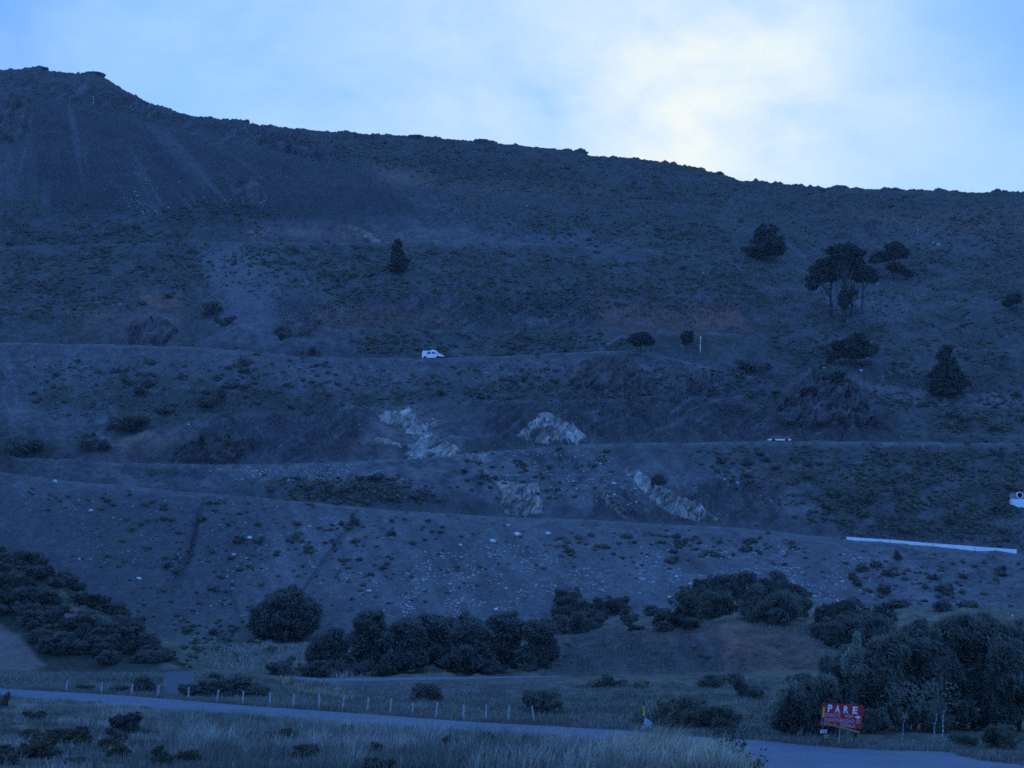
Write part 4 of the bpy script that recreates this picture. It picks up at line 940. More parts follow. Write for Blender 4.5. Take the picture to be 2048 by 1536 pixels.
for a in ((1128, 1212, 76, 50, "dark egg-shaped bush at the upper end of the hedge right of the grove"), (480, 1394, 190, 62, "wide dark thicket beyond the posts, right of the side road"), (1092, 1428, 130, 76, "dark thicket behind the two last roadside posts"),
          (860, 1402, 96, 56, "dark bush on the embankment beyond the middle posts"), (1215, 1372, 60, 30, "low rounded bush on the flat above the last posts"), (1500, 1398, 100, 62, "dark bush left of the pale poplar shoots"), (1424, 1372, 80, 36, "low dark bush on the flat below the mound"),
          (1608, 1378, 54, 50, "small dark tree-like bush at the right end of the flat"), (382, 1394, 70, 42, "dark bush standing before the side road"), (290, 1388, 78, 46, "brownish dark bush between the third and fourth posts"), (235, 1386, 60, 26, "low bush beside the second and third posts"),
          (170, 1382, 60, 20, "low olive bush between the first and second posts"), (640, 1352, 90, 40, "bush at the left foot of the grove"), (560, 1350, 90, 40, "dark low bush at the left end of the gravel road"), (40, 908, 130, 56, "big dark bush at the left edge beside the lower road bend"),
          (190, 896, 90, 40, "dark bush, left of the long thicket by the brown bank"), (250, 860, 130, 52, "dark long thicket above the brown bank on the left"), (330, 826, 70, 26, "dark bush at the upper end of the long thicket"), (415, 812, 84, 44, "dark round thicket in the left gully below the van road"),
          (430, 628, 66, 40, "dark bush in the left gully"), (448, 650, 50, 26, "smaller bush below the dark bush in the left gully"), (515, 1086, 34, 16, "dark oval shrub right of the cross-shaped boulder"), (475, 1086, 36, 22, "dark shrub left of the cross-shaped boulder"),
          (1362, 1092, 38, 22, "dark shrub on the bank under the long rock rib"), (710, 1050, 26, 30, "upright dark shrub below the gravel bench"), (1884, 1224, 62, 36, "large round shrub on the bank above the willows"), (1770, 1186, 46, 24, "flat-topped shrub on the bank left of the large round shrub"),
          (1795, 1120, 24, 26, "reddish upright shrub under the middle of the white wall"), (1790, 1216, 100, 22, "long dark hedge above the willows"), (1320, 968, 44, 28, "dark bush on top of the long rock rib"), (1660, 770, 90, 40, "dark bush on the crown of the knoll"), (1610, 790, 60, 30, "dark bush on the left side of the knoll"), (1510, 744, 80, 30, "dark thicket right of the white pole"),
          (625, 708, 40, 16, "dark shrub at the road edge left of the van")):
    bush_px(*a)
bush_px(1362, 1442, 190, 92, "big grey-green willow bush behind the left barrier post", M_pale_bush, d=100, k=1)
bush_px(1300, 1436, 110, 60, "grey-green bush just left of the big willow bush", M_pale_bush, d=104, k=2)
bush_px(1440, 1446, 130, 60, "grey-green bush right of the big willow bush", M_pale_bush, d=101, k=3)
bush_px(2000, 1500, 120, 66, "grey thorny bush at the road edge in the right corner", M_pale_bush, d=89, k=4)
bush_px(1930, 1498, 90, 40, "low grey bush right of the white trunks", M_pale_bush, d=90, k=5)
bush_px(250, 1466, 96, 56, "dark rounded bush on the near bank", M_shrub[1], k=0)
for a in ((70, 1440, 60, 26, "low olive bush on the near bank at far left"), (6, 1420, 30, 48, "dark bush cut by the left edge at the road"), (100, 1475, 60, 22, "low tussocky bush near the left end of the bank"), (920, 1492, 50, 40, "dark olive bush on the near bank, left of a pair"),
          (975, 1496, 62, 40, "olive bush on the near bank, right of a pair"), (1062, 1500, 44, 40, "rounded green bush at the road edge of the near bank"), (380, 1518, 66, 26, "low dark shrub low on the near bank"), (560, 1490, 60, 34, "olive shrub in the grass of the near bank"), (700, 1470, 50, 30, "small olive shrub by the road edge in the grass"),
          (1160, 1540, 120, 46, "broad olive bush at the bottom of the near bank"), (760, 1545, 100, 40, "dark olive shrub at the very bottom of the near bank")):
    bush_px(*a, m=M_shrub[2] if "olive" in a[4] else M_shrub[0])

bush_zone([(-10, 1450), (220, 1440), (300, 1500), (260, 1535), (-10, 1535)], 14, .9, 1.9, "on the rough left end of the near bank", "low shrubs on the near bank", [M_shrub[0], M_shrub[2], M_shrub[1]], 95, (.3, .5))
bush_zone([(300, 1440), (620, 1470), (1150, 1500), (1150, 1535), (300, 1535)], 16, .8, 1.7, "in the tall grass of the near bank", "low shrubs on the near bank", [M_shrub[0], M_shrub[2]], 96, (.4, .6))
for x, d, w, h, lab in UNDER: bush_px(x, 1480, w, h, lab, M_willow, d=d)
# ---------------------------------------------------------------- grass
r = np.random.default_rng(21)
GVs, GFs, GCs, gn = [], [], [], 0
STRAW = np.array((.34, .30, .20)); GREEN = np.array((.120, .126, .092)); GREY = np.array((.28, .265, .22))
def blades(cx_, cy_, cz_, n, h0, h1, rad, c, wid, lean=(0.12, 0.0), cj=.25):
    """n blades in each tussock at the given centres"""
    global gn
    m_ = len(cx_); N = m_ * n
    bx = np.repeat(cx_, n) + r.normal(size=N) * rad; byy = np.repeat(cy_, n) + r.normal(size=N) * rad; bz = np.repeat(cz_, n)
    hh = np.repeat(r.uniform(h0, h1, m_), n) * r.uniform(.5, 1.1, N); a = r.uniform(0, 6.28, N)
    lx = hh * (lean[0] + .28 * r.normal(size=N)); ly = hh * (lean[1] + .28 * r.normal(size=N)); w = wid * r.uniform(.6, 1.3, N)
    ux, uy = np.cos(a) * w, np.sin(a) * w
    b0 = np.stack([bx - ux, byy - uy, bz - .06], 1); b1 = np.stack([bx + ux, byy + uy, bz - .06], 1)
    m0 = np.stack([bx - ux * .7 + lx * .4, byy - uy * .7 + ly * .4, bz + hh * .6], 1); m1 = np.stack([bx + ux * .7 + lx * .4, byy + uy * .7 + ly * .4, bz + hh * .6], 1)
    t0 = np.stack([bx + lx, byy + ly, bz + hh], 1)
    v = np.stack([b0, b1, m1, m0, t0], 1).reshape(-1, 3); k = np.arange(N) * 5 + gn
    f = np.concatenate([np.stack([k, k + 1, k + 2, k + 3], 1), np.stack([k + 3, k + 2, k + 4, k + 4], 1)])
    cc = np.repeat(np.repeat(c, n, 0) * (1 + cj * r.normal(size=(N, 1))).clip(.4, 1.8), 5, 0)
    GVs.append(v); GFs.append(f); GCs.append(cc); gn += len(v)
def tuss(x0, x1, f0, f1, n, dlo, dhi):
    """tussock centres between columns x0..x1, from fraction f0 to f1 of the depth range dlo(x)..dhi(x)"""
    x = r.uniform(x0, x1, n); t = r.uniform(f0, f1, n); lo = dlo(x); hi = dhi(x); d = lo + (hi - lo) * t
    X = (x - CX) / F_PX * d; z = np.array([gz(a, b) for a, b in zip(X, d)])
    return x, X, d, z
dNf = lambda x: np.interp(x, xs, dN); dFf = lambda x: np.interp(x, xs, dF)
# near bank
x, X, d, z = tuss(-40, 1560, 0, 1, 6200, lambda x: x * 0 + 44., lambda x: dNf(x) - .6)
tall = sstep(260, 420, x + 60 * fbm(X / 6, d / 6, 2, 51)); fld = fbm(X / 3.5, d / 6, 3, 52); k = (r.random(len(x)) < .62 + .38 * tall)
x, X, d, z, tall, fld = [q[k] for q in (x, X, d, z, tall, fld)]
cm = np.clip(.55 + 1.1 * fld + .35 * sstep(900, 1400, x), 0, 1)[:, None]
c = GREEN * (1 - cm) + GREY * cm; st_ = np.clip((x - 1150) / 300, 0, 1)[:, None] * (r.random((len(x), 1)) < .8); c = c * (1 - st_) + STRAW * st_
k = tall > .5

dist = dNf(x) - d
big_ = fbm(X / 2.6, d / 4, 3, 57)
for lo, hi, h0, h1 in ((0, 3, .05, .14), (3, 8, .10, .28), (8, 15, .20, .50), (15, 99, .36, .86)):
    for bsel, mul, rad in ((big_ > .12, 1.25, .13), ((big_ <= .12) & (big_ > -.15), .8, .22), (big_ <= -.15, .45, .28)):
        kk = k & (dist >= lo) & (dist < hi) & bsel
        if kk.any(): blades(X[kk], d[kk], z[kk], 26, h0 * mul, h1 * mul, rad, c[kk] * (1.35 if mul > 1 else .78), .012)
kk = (~k) & (dist > 2); blades(X[kk], d[kk], z[kk], 22, .12, .42, .20, c[kk] * (.7 + .6 * (big_[kk] > 0))[:, None], .013)
# taller straw at the road edge in the middle of the picture
x, X, d, z = tuss(1200, 1480, 0, 1, 420, lambda x: x * 0 + 50., lambda x: x * 0 + 63.)
hx = sstep(1180, 1330, x) * (1 - sstep(1400, 1490, x) * .6)
c = STRAW * (1 + .2 * r.normal(size=(len(x), 1)))
blades(X, d, z, 34, .50, .98, .16, c * 1.25, .010, lean=(.30, 0))
x, X, d, z = tuss(1270, 1350, 0, 1, 34, lambda x: x * 0 + 52., lambda x: x * 0 + 58.)
blades(X, d, z, 16, 1.1, 1.75, .14, STRAW * np.ones((len(x), 1)), .010, lean=(.35, 0))
# far verge of the road, among the posts and round the sign
x, X, d, z = tuss(-60, 2110, 0, 1, 2600, lambda x: dFf(x) + .15, lambda x: dFf(x) + 5.)
fld = fbm(X / 3, d / 2, 3, 55); cm = np.clip(.5 + fld, 0, 1)[:, None]; c = GREEN * 1.1 * (1 - cm) + GREY * .8 * cm
blades(X, d, z, 22, .12, .48, .22, c, .016)
# flats beyond
x, X, d, z = tuss(-60, 1700, 0, 1, 4600, lambda x: dFf(x) + 5, lambda x: x * 0 + 163.)
k = np.abs(x - 360) > 26 + 22 * r.random(len(x)); x, X, d, z = x[k], X[k], d[k], z[k]
fld = fbm(X / 5, d / 8, 3, 56); cm = np.clip(.45 + fld, 0, 1)[:, None]; c = GREEN * 1.1 * (1 - cm) + GREY * .85 * cm
blades(X, d, z, 14, .15, .5, .3, c, .030)
x, X, d, z = tuss(1080, 1700, 0, 1, 1500, lambda x: x * 0 + 172., lambda x: x * 0 + 196.)
fld = fbm(X / 4, d / 5, 3, 58); cm = np.clip(.45 + fld, 0, 1)[:, None]; k = fld > -.25
blades(X[k], d[k], z[k], 12, .12, .45, .3, (GREEN * (1 - cm) + GREY * .7 * cm)[k], .035)
x, X, d, z = tuss(420, 720, 0, 1, 500, lambda x: x * 0 + 172., lambda x: x * 0 + 240.)
blades(X, d, z, 18, .3, .9, .4, GREY * np.ones((len(x), 1)), .045)
x, X, d, z = tuss(560, 700, 0, 1, 60, lambda x: x * 0 + 146., lambda x: x * 0 + 163.)
k = np.abs((x - 575) / 110 - (163 - d) / 17) < .35 + .3 * r.random(len(x)); x, X, d, z = x[k], X[k], d[k], z[k]
blades(X, d, z, 30, .4, .9, .35, STRAW * .95 * np.ones((len(x), 1)), .035)
o = mesh_np("grass", np.concatenate(GVs), np.concatenate(GFs), M_grass, colors=np.clip(np.concatenate(GCs), .01, .5)) if False else None
gv = np.concatenate(GVs); gc = np.concatenate(GCs); gf = np.concatenate(GFs)
isq = gf[:, 2] != gf[:, 3]
me = bpy.data.meshes.new("grass"); me.vertices.add(len(gv)); me.vertices.foreach_set("co", gv.astype(np.float32).ravel())
q, t3 = gf[isq], gf[~isq][:, :3]; me.loops.add(q.size + t3.size); me.loops.foreach_set("vertex_index", np.concatenate([q.ravel(), t3.ravel()]).astype(np.int32))
me.polygons.add(len(q) + len(t3)); me.polygons.foreach_set("loop_start", np.concatenate([np.arange(len(q)) * 4, q.size + np.arange(len(t3)) * 3]).astype(np.int32))
me.polygons.foreach_set("loop_total", np.concatenate([np.full(len(q), 4), np.full(len(t3), 3)]).astype(np.int32)); me.update(calc_edges=True)
ca_ = me.color_attributes.new("Col", "FLOAT_COLOR", "POINT"); c4_ = np.ones((len(gv), 4), np.float32); c4_[:, :3] = np.clip(gc * .76, .01, .5); ca_.data.foreach_set("color", c4_.ravel()); me.materials.append(M_grass)
tag(link(bpy.data.objects.new("grass", me)), "dry grass and straw on the road banks and flats", "grass", kind="stuff")
# tall weeds with dark seed heads in front of the road
for x, d, hgt, w, lab, sd_ in ((1452, 53.5, 1.75, .55, "leftmost and bushiest dark seeding weed at the near road edge", 1), (1474, 53, 1.6, .5, "middle dark seeding weed at the near road edge", 2), (1508, 52, 1.25, .5, "small dark seeding weed, the right one, before the road", 3)):
    rr = random.Random(sd_); b_ = B(x, d); root = empty("seeding_weed", tuple(b_), lab, "plant"); t, hd = MB(), MB()
    for i in range(16):
        a = Vector((rr.uniform(-.12, .12), rr.uniform(-.12, .12), -.05)); e = Vector((rr.uniform(-w, w) * .8, rr.uniform(-w, w) * .8, hgt * rr.uniform(.6, 1.05)))
        mid = a.lerp(e, .55) + Vector((rr.uniform(-.05, .05), 0, .05)); t.path([a, mid, e], [.008, .006, .004], 4)
        for j in range(4):
            s0 = mid.lerp(e, rr.uniform(.1, 1)); s1 = s0 + Vector((rr.uniform(-.12, .12), rr.uniform(-.1, .1), rr.uniform(.02, .12))); t.tube(s0, s1, .004, .003, 4)
            for _ in range(2):
                c_ = s1 + Vector([rr.uniform(-.02, .02) for _ in range(3)]); hd.box(c_, [rr.uniform(.025, .05) for _ in range(3)], Matrix.Rotation(rr.uniform(0, 3), 3, "Z") @ Matrix.Rotation(rr.uniform(0, 3), 3, "X"))
    t.build("stem", MATS["shrub_leaf_olive"], root); hd.build("seed_heads", M_shrub[1], root)["kind"] = "stuff"

# ---------------------------------------------------------------- roadside posts
PO = [(133, 1361, 1383, .18), (203, 1364, 1379, .1), (264, 1368, 1380, .12), (316, 1371, 1395, .14), (377, 1374, 1397, .08), (435, 1379, 1404, .2), (486, 1382, 1407, .08), (540, 1385, 1410, .06), (587, 1388, 1409, .1), (638, 1390, 1408, .05),
      (686, 1391, 1414, .16), (735, 1395, 1419, .18), (781, 1397, 1416, .14), (825, 1406, 1420, .08), (873, 1405, 1430, .14), (927, 1409, 1426, .05), (972, 1410, 1428, .04), (1017, 1410, 1434, .12), (1067, 1412, 1441, -.2)]
for i, (x, y0, y1, ln_) in enumerate(PO):
    d = float(dFf(x)) + 1.3; s = d / F_PX; X = (x - CX) * s; z = gz(X, d); top = (HOR - y0) * s; h = top - z; w = .062
    m = MB()
    sx_, sy_ = ln_ * h * .9, 0
    ringb = [(-w, -w, -.15), (w, -w, -.15), (w, w, -.15), (-w, w, -.15)]; ringt = [(a * .82 + sx_, b, h - .03) for a, b, _ in ringb]; cap = [(a * .5 + sx_, b * .5, h) for a, b, _ in ringb]
    m.add(ringb + ringt + cap, [(3, 2, 1, 0)] + [(j, (j + 1) % 4, 4 + (j + 1) % 4, 4 + j) for j in range(4)] + [(4 + j, 4 + (j + 1) % 4, 8 + (j + 1) % 4, 8 + j) for j in range(4)] + [(8, 9, 10, 11)])
    if i < 10: where = f"{ORD[i]} post from the left in the roadside row"
    else: where = f"{ORD[18 - i]} post from the right in the roadside row" if i < 18 else "rightmost roadside post, leaning left"
    o = m.build("roadside_post", M_post, None); o.location = (X - sx_ * .5, d, z)
    tag(o, ("leaning white " if abs(ln_) > .11 and i < 18 else "white " if i < 18 else "white ") + where, "post", "posts along the far side of the near road")

# ---------------------------------------------------------------- red information sign
def text_mesh(body, wd, ht, m, parent, loc, name="lettering", bold=.02, extr=.012):
    cu = bpy.data.curves.new("t", "FONT"); cu.body = body; cu.size = 1; cu.offset = bold; cu.extrude = 0.0; cu.space_character = 1.08
    ob = bpy.data.objects.new("t", cu); scene.collection.objects.link(ob)
    bpy.context.view_layer.update()
    me = bpy.data.meshes.new_from_object(ob.evaluated_get(bpy.context.evaluated_depsgraph_get()))
    bpy.data.objects.remove(ob)
    co = np.array([v.co[:] for v in me.vertices]); mn, mx = co.min(0), co.max(0)
    co[:, 0] = (co[:, 0] - mn[0]) / (mx[0] - mn[0]) * wd; co[:, 1] = (co[:, 1] - mn[1]) / (mx[1] - mn[1]) * ht
    out_ = np.stack([co[:, 0] + loc[0], np.full(len(co), loc[1]), co[:, 1] + loc[2]], 1)
    f = [list(p.vertices) for p in me.polygons]
    n = len(out_); front = out_; back = out_ + np.array((0, extr, 0))
    return mesh_np(name, np.concatenate([front]), f, m, parent)
d = float(dFf(1679)) + 1.6; s = d / F_PX
SW_, SH_ = 83 * s, 47 * s
zc_ = (HOR - 1431) * s; Xc = (1679.5 - CX) * s; zg = gz(Xc, d)
sign = empty("road_sign", (Xc, d, zg), "red board sign reading PARE in big white letters beside the road", "sign")
sign.rotation_euler = (0, R(4.2), 0)
hc = zc_ - zg
m = MB(); m.box((0, 0, hc), (SW_, .035, SH_)); m.build("board", M_signred, sign)
m = MB()
for sx_ in (-.32, .34): m.box((sx_ * SW_, .06, hc * .5 - .1), (.07, .07, hc + SH_ * .9 - .1))
MBp = m.build("post", M_bark, sign)
m = MB(); m.box((-.02 * SW_, .055, hc * .5 - .15), (.05, .05, hc - .3)); m.build("support", M_post, sign)
TL = lambda fx, fz: (-SW_ / 2 + fx * SW_, -.024, hc + SH_ / 2 - fz * SH_)
M_letter = mat("letter_white", (.50, .50, .54), .6, .08, 4); M_letter2 = mat("letter_faded", (.34, .29, .36), .7, .15, 4)
for wrd, fx0, fx1, fz1, fh, mt, bo in (("P", .145, .255, .385, .31, M_letter, .035), ("A", .325, .44, .385, .31, M_letter, .035), ("R", .53, .645, .385, .31, M_letter, .035), ("E", .745, .865, .385, .31, M_letter, .035)):
    l_ = TL(fx0, fz1); text_mesh(wrd, (fx1 - fx0) * SW_, fh * SH_, mt, sign, l_, "letter", bo)
for wrd, fx0, fx1, fz1 in (("CONSULTE", .03, .46, .585), ("AQUI", .565, .765, .585), ("TRANSITABILIDAD", .03, .80, .785), ("DE", .845, .945, .785), ("RUTA", .03, .24, .975), ("A", .335, .38, .975), ("ZAPALA", .465, .84, .975)):
    l_ = TL(fx0, fz1); text_mesh(wrd, (fx1 - fx0) * SW_, .155 * SH_, M_letter2, sign, l_, "lettering", .012)
m = MB(); q = TL(.82, .52)
ay = -.025; aw, ah = .13 * SW_, .20 * SH_
pts = [(q[0], q[2] + ah * .18), (q[0] + aw * .45, q[2] + ah * .18), (q[0] + aw * .4, q[2] + ah * .5), (q[0] + aw, q[2]), (q[0] + aw * .4, q[2] - ah * .5), (q[0] + aw * .45, q[2] - ah * .18), (q[0], q[2] - ah * .18)]
m.add([(a, ay, b) for a, b in pts], [list(range(7))]); m.build("arrow", M_letter, sign)

# ---------------------------------------------------------------- barrier posts
def striped(parent, c, w, h, roty=0.0, n=5):
    m1, m2 = MB(), MB(); m1.box(c, (w, .03, h)); b_ = m1.build("striped_board", M_red, parent)
    for i in range(n):
        x0 = c[0] - w / 2 + (i + .15) * w / n; x1 = x0 + w / n * .5; sk = h * .45
        x1b = min(x1 + sk, c[0] + w / 2); x0b = min(x0 + sk, c[0] + w / 2)
        m2.add([(x0, c[1] - .018, c[2] - h / 2), (x1, c[1] - .018, c[2] - h / 2), (x1b, c[1] - .018, c[2] + h / 2), (x0b, c[1] - .018, c[2] + h / 2)], [(0, 1, 2, 3)])
    m2.build("white_stripe", M_letter, b_); return b_
# left one, by the straw
x = 1288; d = float(dFf(x)) + .9; s = d / F_PX; X = (x - CX) * s; zg = gz(X, d)
g = lambda px, py, dy=0.0: Vector(((px - x) * s, dy, (HOR - py) * s - zg))
lb_ = empty("barrier_post", (X, d, zg), "dark blue barrier post with yellow sleeve, cable and tilted grey panel, left of the straw", "barrier")
m = MB(); m.tube((0, 0, -.2), g(1287.5, 1391), .045, .04, 8); m.build("pole", M_bluepole, lb_)
m = MB(); m.tube(g(1287.8, 1432), g(1287.8, 1412), .062, .062, 10); m.build("sleeve", M_yellow, lb_)
m = MB(); m.tube(g(1289, 1394, -.02), g(1303, 1441, -.1), .012, .012, 6); m.build("cable", M_metal, lb_)
m = MB(); q = [g(1289.5, 1434, -.1), g(1305, 1445, -.1), g(1300.5, 1457, -.1), g(1287, 1448, -.1)]
m.add(q + [p + Vector((0, .04, 0)) for p in q], [(0, 3, 2, 1), (4, 5, 6, 7), (0, 1, 5, 4), (1, 2, 6, 5), (2, 3, 7, 6), (3, 0, 4, 7)]); m.build("panel", M_panel, lb_)
striped(lb_, g(1288, 1456, -.12), 16 * s, 9 * s, n=4)
m = MB(); m.box(g(1298.5, 1459, 0) + Vector((0, 0, -.05)), (.09, .09, 12 * s)); m.build("foot", M_black, lb_)
# right one, before the sign
x = 1647; d = float(dFf(x)) + .35; s = d / F_PX; X = (x - CX) * s; zg = gz(X, d)
rb_ = empty("barrier_post", (X, d, zg), "blue barrier post with yellow sleeve and slanting arm in front of the red sign", "barrier")
m = MB(); m.tube((-2.5 * s, 0, -.2), g(1648, 1405), .04, .035, 8); m.build("pole", M_bluepole, rb_)
m = MB(); m.tube(g(1646.4, 1434), g(1648, 1414), .048, .048, 10); m.build("sleeve", M_yellow, rb_)
m = MB(); a, b = g(1650, 1446, -.08), g(1719, 1465, .25); ang = math.atan2(b.z - a.z, b.x - a.x)
m.box((a + b) / 2, ((b - a).length, .05, .10), Matrix.Rotation(-ang, 3, "Y")); m.build("arm", M_yellow_old, rb_)
striped(rb_, g(1646, 1462.5, -.07), 15 * s, 7.5 * s, n=3)
m = MB(); m.box(g(1652, 1473, -.02), (9 * s, .05, 8 * s)); m.build("box", M_yellow_old, rb_)

# ---------------------------------------------------------------- white wall, poles and drain on the hill
def slope_pt(x, dd, extra): 
    j = float(np.interp(x, xs, dd)) + extra; X = (x - CX) / F_PX * j; return Vector((X, j, gz(X, j)))
wall = empty("barrier_wall", tuple(slope_pt(1860, d_R1, .5)), "long white barrier wall on the edge of the lower road at right", "wall")
o0 = Vector(wall.location)
ptsW = [(1693, 1073, 1079.5), (1780, 1079.5, 1088), (1866, 1086, 1096.5), (1950, 1093, 1101), (2034, 1098.5, 1106.5)]
for i in range(4):
    (xa, ta, ba), (xb, tb, bb) = ptsW[i], ptsW[i + 1]
    q = []
    for (xx, tt, bbx) in ((xa + .6, ta + (.5, -.5, .6, 0)[i], ba), (xb - .6, tb + (0, .7, -.6, .3)[i], bb)):
        dd = float(np.interp(xx, xs, d_R1)) + .45 + .06 * (i % 2); s = dd / F_PX
        for yy, ex in ((bbx + 2, 0), (tt, 0.06), (tt, .30), (bbx + 2, .36)): q.append(Vector(((xx - CX) * s, dd + ex, (HOR - yy) * s)) - o0)
    m = MB(); m.add(q, [(0, 3, 2, 1), (4, 5, 6, 7), (0, 1, 5, 4), (1, 2, 6, 5), (2, 3, 7, 6), (3, 0, 4, 7)]); m.build("wall_panel", M_concrete, wall)
pt = P(1400.5, 705); s = pt[1] / F_PX
m = MB(); m.path([(0, 0, -.4), (0, 0, 16 * s), (1.2 * s, 0, 33 * s)], [.085, .08, .07], 8); o = m.build("pole", M_white, None, True); o.location = tuple(pt); tag(o, "tall slim white pole on the hillside beside the smallest round tree", "pole")
for x, y, h, lab in ((1836, 473, 16, "thin red and white marker pole on the upper right slope"), (187, 209, 18, "thin red and white marker pole high on the left summit slope")):
    pt = P(x, y); s = pt[1] / F_PX; root = empty("marker_pole", tuple(pt), lab, "pole"); a, b = MB(), MB()
    for i in range(6): (a if i % 2 else b).tube((0, 0, i * h * s / 6 - (.3 if i == 0 else 0)), (0, 0, (i + 1) * h * s / 6), .06, .06, 8)
    a.build("white_band", M_white, root); b.build("red_band", M_red, root)
pt = P(2042, 1014); s = pt[1] / F_PX
cv = empty("culvert", tuple(pt), "white concrete drain head with a round pipe mouth at the right edge", "culvert")
m = MB(); q = [(-18 * s, 0, 16 * s), (22 * s, 0, 16 * s), (22 * s, 0, -1 * s), (-1 * s, 0, -2.5 * s), (-6 * s, 0, -.5 * s), (-17.5 * s, 0, 4.5 * s)]
m.add(q + [(a, b + 1.6, c - 0 * s) for a, b, c in q], [tuple(reversed(range(6))), tuple(range(6, 12))] + [(i, (i + 1) % 6, 6 + (i + 1) % 6, 6 + i) for i in range(6)]); m.build("headwall", M_concrete, cv)
m = MB(); m.box((2 * s, 1.4, 22 * s), (38 * s, .8, 12.5 * s)); m.build("back_wall", mat("grey_concrete", (.16, .165, .16), .9, .2, 1.5), cv)
m = MB(); R1_, R0_, n_ = 6.6 * s, 5.6 * s, 28; vv = []
for yy, rr in ((-.1, R1_), (-.1, R0_), (1.2, R0_), (1.2, R1_)):
    for i in range(n_): t = 2 * math.pi * i / n_; vv.append((0 + rr * math.cos(t), yy + .6, 24 * s + rr * math.sin(t)))
m.add(vv, [(k * n_ + i, ((k + 1) % 4) * n_ + i, ((k + 1) % 4) * n_ + (i + 1) % n_, k * n_ + (i + 1) % n_) for k in range(4) for i in range(n_)]); m.build("pipe", M_concrete, cv, True)
m = MB(); m.tube((0, 1.0, 24 * s), (0, 1.3, 24 * s), R0_ * .99, R0_ * .99, 24); m.build("pipe_shade", M_black, cv)  # black disc standing in for the shade inside the pipe

# ---------------------------------------------------------------- vehicles
def extrude_profile(prof, width, m, name, parent, taper=lambda z: 1.0):
    n = len(prof); mb = MB()
    v = [(x, -width / 2 * taper(z), z) for x, z in prof] + [(x, width / 2 * taper(z), z) for x, z in prof]
    mb.add(v, [tuple(range(n)), tuple(reversed(range(n, 2 * n)))] + [((i + 1) % n, i, n + i, n + (i + 1) % n) for i in range(n)])
    o = mb.build(name, m, parent)
    bv = o.modifiers.new("bevel", "BEVEL"); bv.width = .06; bv.segments = 2; bv.limit_method = "ANGLE"; bv.angle_limit = R(25)
    return o
def side_panel(quad, y, m, name, parent, th=.02):
    """a pane lying on the side; quad in (x, z), y per corner"""
    mb = MB(); ys = y if isinstance(y, (list, tuple)) else [y] * len(quad); sg = -1 if ys[0] < 0 else 1; n = len(quad)
    v = [(x, yy + sg * th, z) for (x, z), yy in zip(quad, ys)] + [(x, yy - sg * .05, z) for (x, z), yy in zip(quad, ys)]
    mb.add(v, [tuple(range(n)), tuple(reversed(range(n, 2 * n)))] + [((i + 1) % n, i, n + i, n + (i + 1) % n) for i in range(n)]); return mb.build(name, m, parent)
def wheel(parent, x, y, rad):
    sg = -1 if y < 0 else 1
    root = MB(); root.tube((x, y - sg * .2, rad), (x, y + sg * .02, rad), rad, rad, 22); w = root.build("wheel", M_rubber, parent, False)
    h = MB(); h.tube((x, y, rad), (x, y + sg * .045, rad), rad * .58, rad * .5, 16); h.build("rim", M_metal, w)
def road_spot(x, dd, off): q = slope_pt(x, dd, off); return q
q = road_spot(866, d_R3, 2.6)
van = empty("van", (q.x, q.y, q.z + .02), "white panel van driving along the hillside road", "van", rz=R(-14))
tp = lambda z: 1 - .10 * max(0, z - 1.1)
extrude_profile([(-2.55, .38), (-2.58, 1.0), (-2.50, 2.12), (-2.40, 2.2), (.85, 2.2), (1.05, 2.12), (1.85, 1.38), (2.42, 1.12), (2.62, .9), (2.62, .6), (1.95, .6), (1.9, .38), (1.0, .38), (-1.45, .38)], 1.95, M_white, "body", van, tp)
def sy(z, sg): return sg * .975 * tp(z)
for sg in (-1, 1):
    def pane(qd, name, m_): side_panel(qd, [sy(z, sg) for _, z in qd], m_, name, van)
    pane([(-1.22, 1.36), (-.32, 1.36), (-.32, 1.92), (-1.22, 1.92)], "side_window", M_glass)
    pane([(0.02, 1.36), (.98, 1.36), (.98, 1.46), (.52, 1.92), (.02, 1.92)], "door_window", M_glass)
    wheel(van, -1.75, sg * .93, .36); wheel(van, 1.55, sg * .93, .36)
    pane([(2.12, .78), (2.5, .76), (2.42, .98), (2.1, 1.02)], "headlight", M_lamp)
    mb = MB(); mb.tube((-1.75, sg * .935, .40), (-1.75, sg * .985, .40), .46, .46, 20); mb.build("wheel_arch", M_black, van)
    mb = MB(); mb.tube((1.55, sg * .935, .40), (1.55, sg * .985, .40), .46, .46, 20); mb.build("wheel_arch", M_black, van)
    mb = MB(); mb.box((1.25, sg * 1.05, 1.45), (.12, .18, .26)); mb.build("mirror", M_black, van)
mb = MB(); w_ = .80
mb.add([(1.12 + .08, -w_, 2.08), (1.12 + .08, w_, 2.08), (1.82 + .06, w_ * 1.05, 1.43), (1.82 + .06, -w_ * 1.05, 1.43), (1.0, -w_, 1.98), (1.0, w_, 1.98), (1.7, w_, 1.38), (1.7, -w_, 1.38)], [(0, 3, 2, 1), (4, 5, 6, 7), (0, 1, 5, 4), (1, 2, 6, 5), (2, 3, 7, 6), (3, 0, 4, 7)]); mb.build("windscreen", M_glass, van)
mb = MB(); mb.box((2.45, 0, .5), (.5, 1.9, .26)); mb.build("bumper", M_black, van)
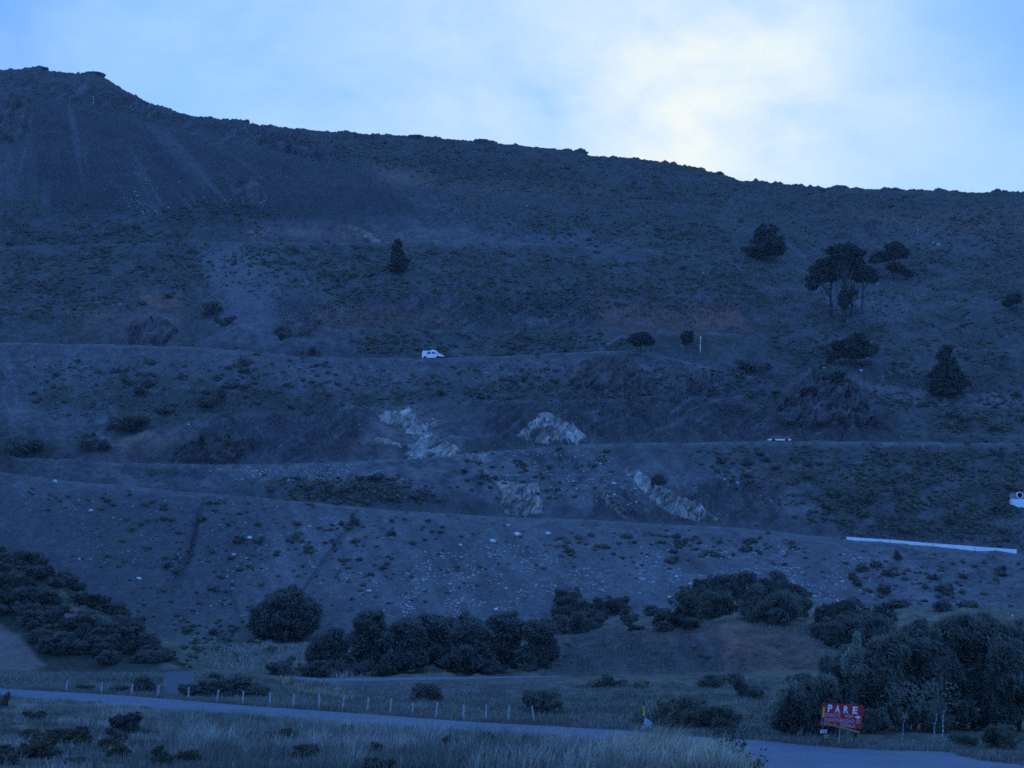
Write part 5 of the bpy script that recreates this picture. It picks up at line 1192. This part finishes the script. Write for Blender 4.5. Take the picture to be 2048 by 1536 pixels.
extrude_profile([(-.28, 2.17), (-.22, 2.38), (.35, 2.42), (.68, 2.17)], 1.1, M_white, "roof_vent", van)

q = road_spot(1558, d_R2, 2.2)
car = empty("car", (q.x, q.y, q.z + .02), "red car with white lower sides parked on the middle hillside road", "car", rz=R(3))
extrude_profile([(-2.35, .28), (-2.42, .62), (2.36, .62), (2.40, .45), (2.3, .28)], 1.72, M_white, "sill", car)
extrude_profile([(-2.42, .625), (-2.38, .90), (-1.9, .97), (1.3, .95), (2.1, .86), (2.36, .74), (2.37, .625)], 1.70, M_red, "body", car)
tp2 = lambda z: 1 - .22 * max(0, z - .95)
extrude_profile([(-2.0, .965), (-1.55, 1.36), (.25, 1.38), (1.05, .955)], 1.58, M_glass, "cabin_glass", car, tp2)
extrude_profile([(-1.62, 1.365), (-1.5, 1.42), (.15, 1.44), (.32, 1.385)], 1.44, M_red, "roof", car)
for sg in (-1, 1):
    wheel(car, -1.35, sg * .82, .31); wheel(car, 1.45, sg * .82, .31)
    for xx in (-.95, -.1): mb = MB(); mb.box((xx, sg * .745, 1.16), (.07, .06, .42), Matrix.Rotation(R(6 * sg), 3, "X")); mb.build("window_pillar", M_red, car)
    for xx in (-1.35, 1.45): mb = MB(); mb.tube((xx, sg * .83, .33), (xx, sg * .872, .33), .38, .38, 20); mb.build("wheel_arch", M_black, car)
    mb = MB(); mb.box((2.28, sg * .62, .70), (.2, .32, .13)); mb.build("headlight", M_lamp, car)

# ---------------------------------------------------------------- thin evening haze
hm = bpy.data.materials.new("haze"); hm.use_nodes = True; nt = hm.node_tree; nt.nodes.clear()
ho = nt.nodes.new("ShaderNodeOutputMaterial"); pv = nt.nodes.new("ShaderNodeVolumePrincipled")
pv.inputs["Color"].default_value = (.92, .95, 1, 1); pv.inputs["Density"].default_value = 0.00005; pv.inputs["Anisotropy"].default_value = 0.0
nt.links.new(pv.outputs[0], ho.inputs["Volume"])
m = MB(); m.box((0, 800, 95), (3400, 3520, 330)); tag(m.build("haze", hm), kind="stuff")
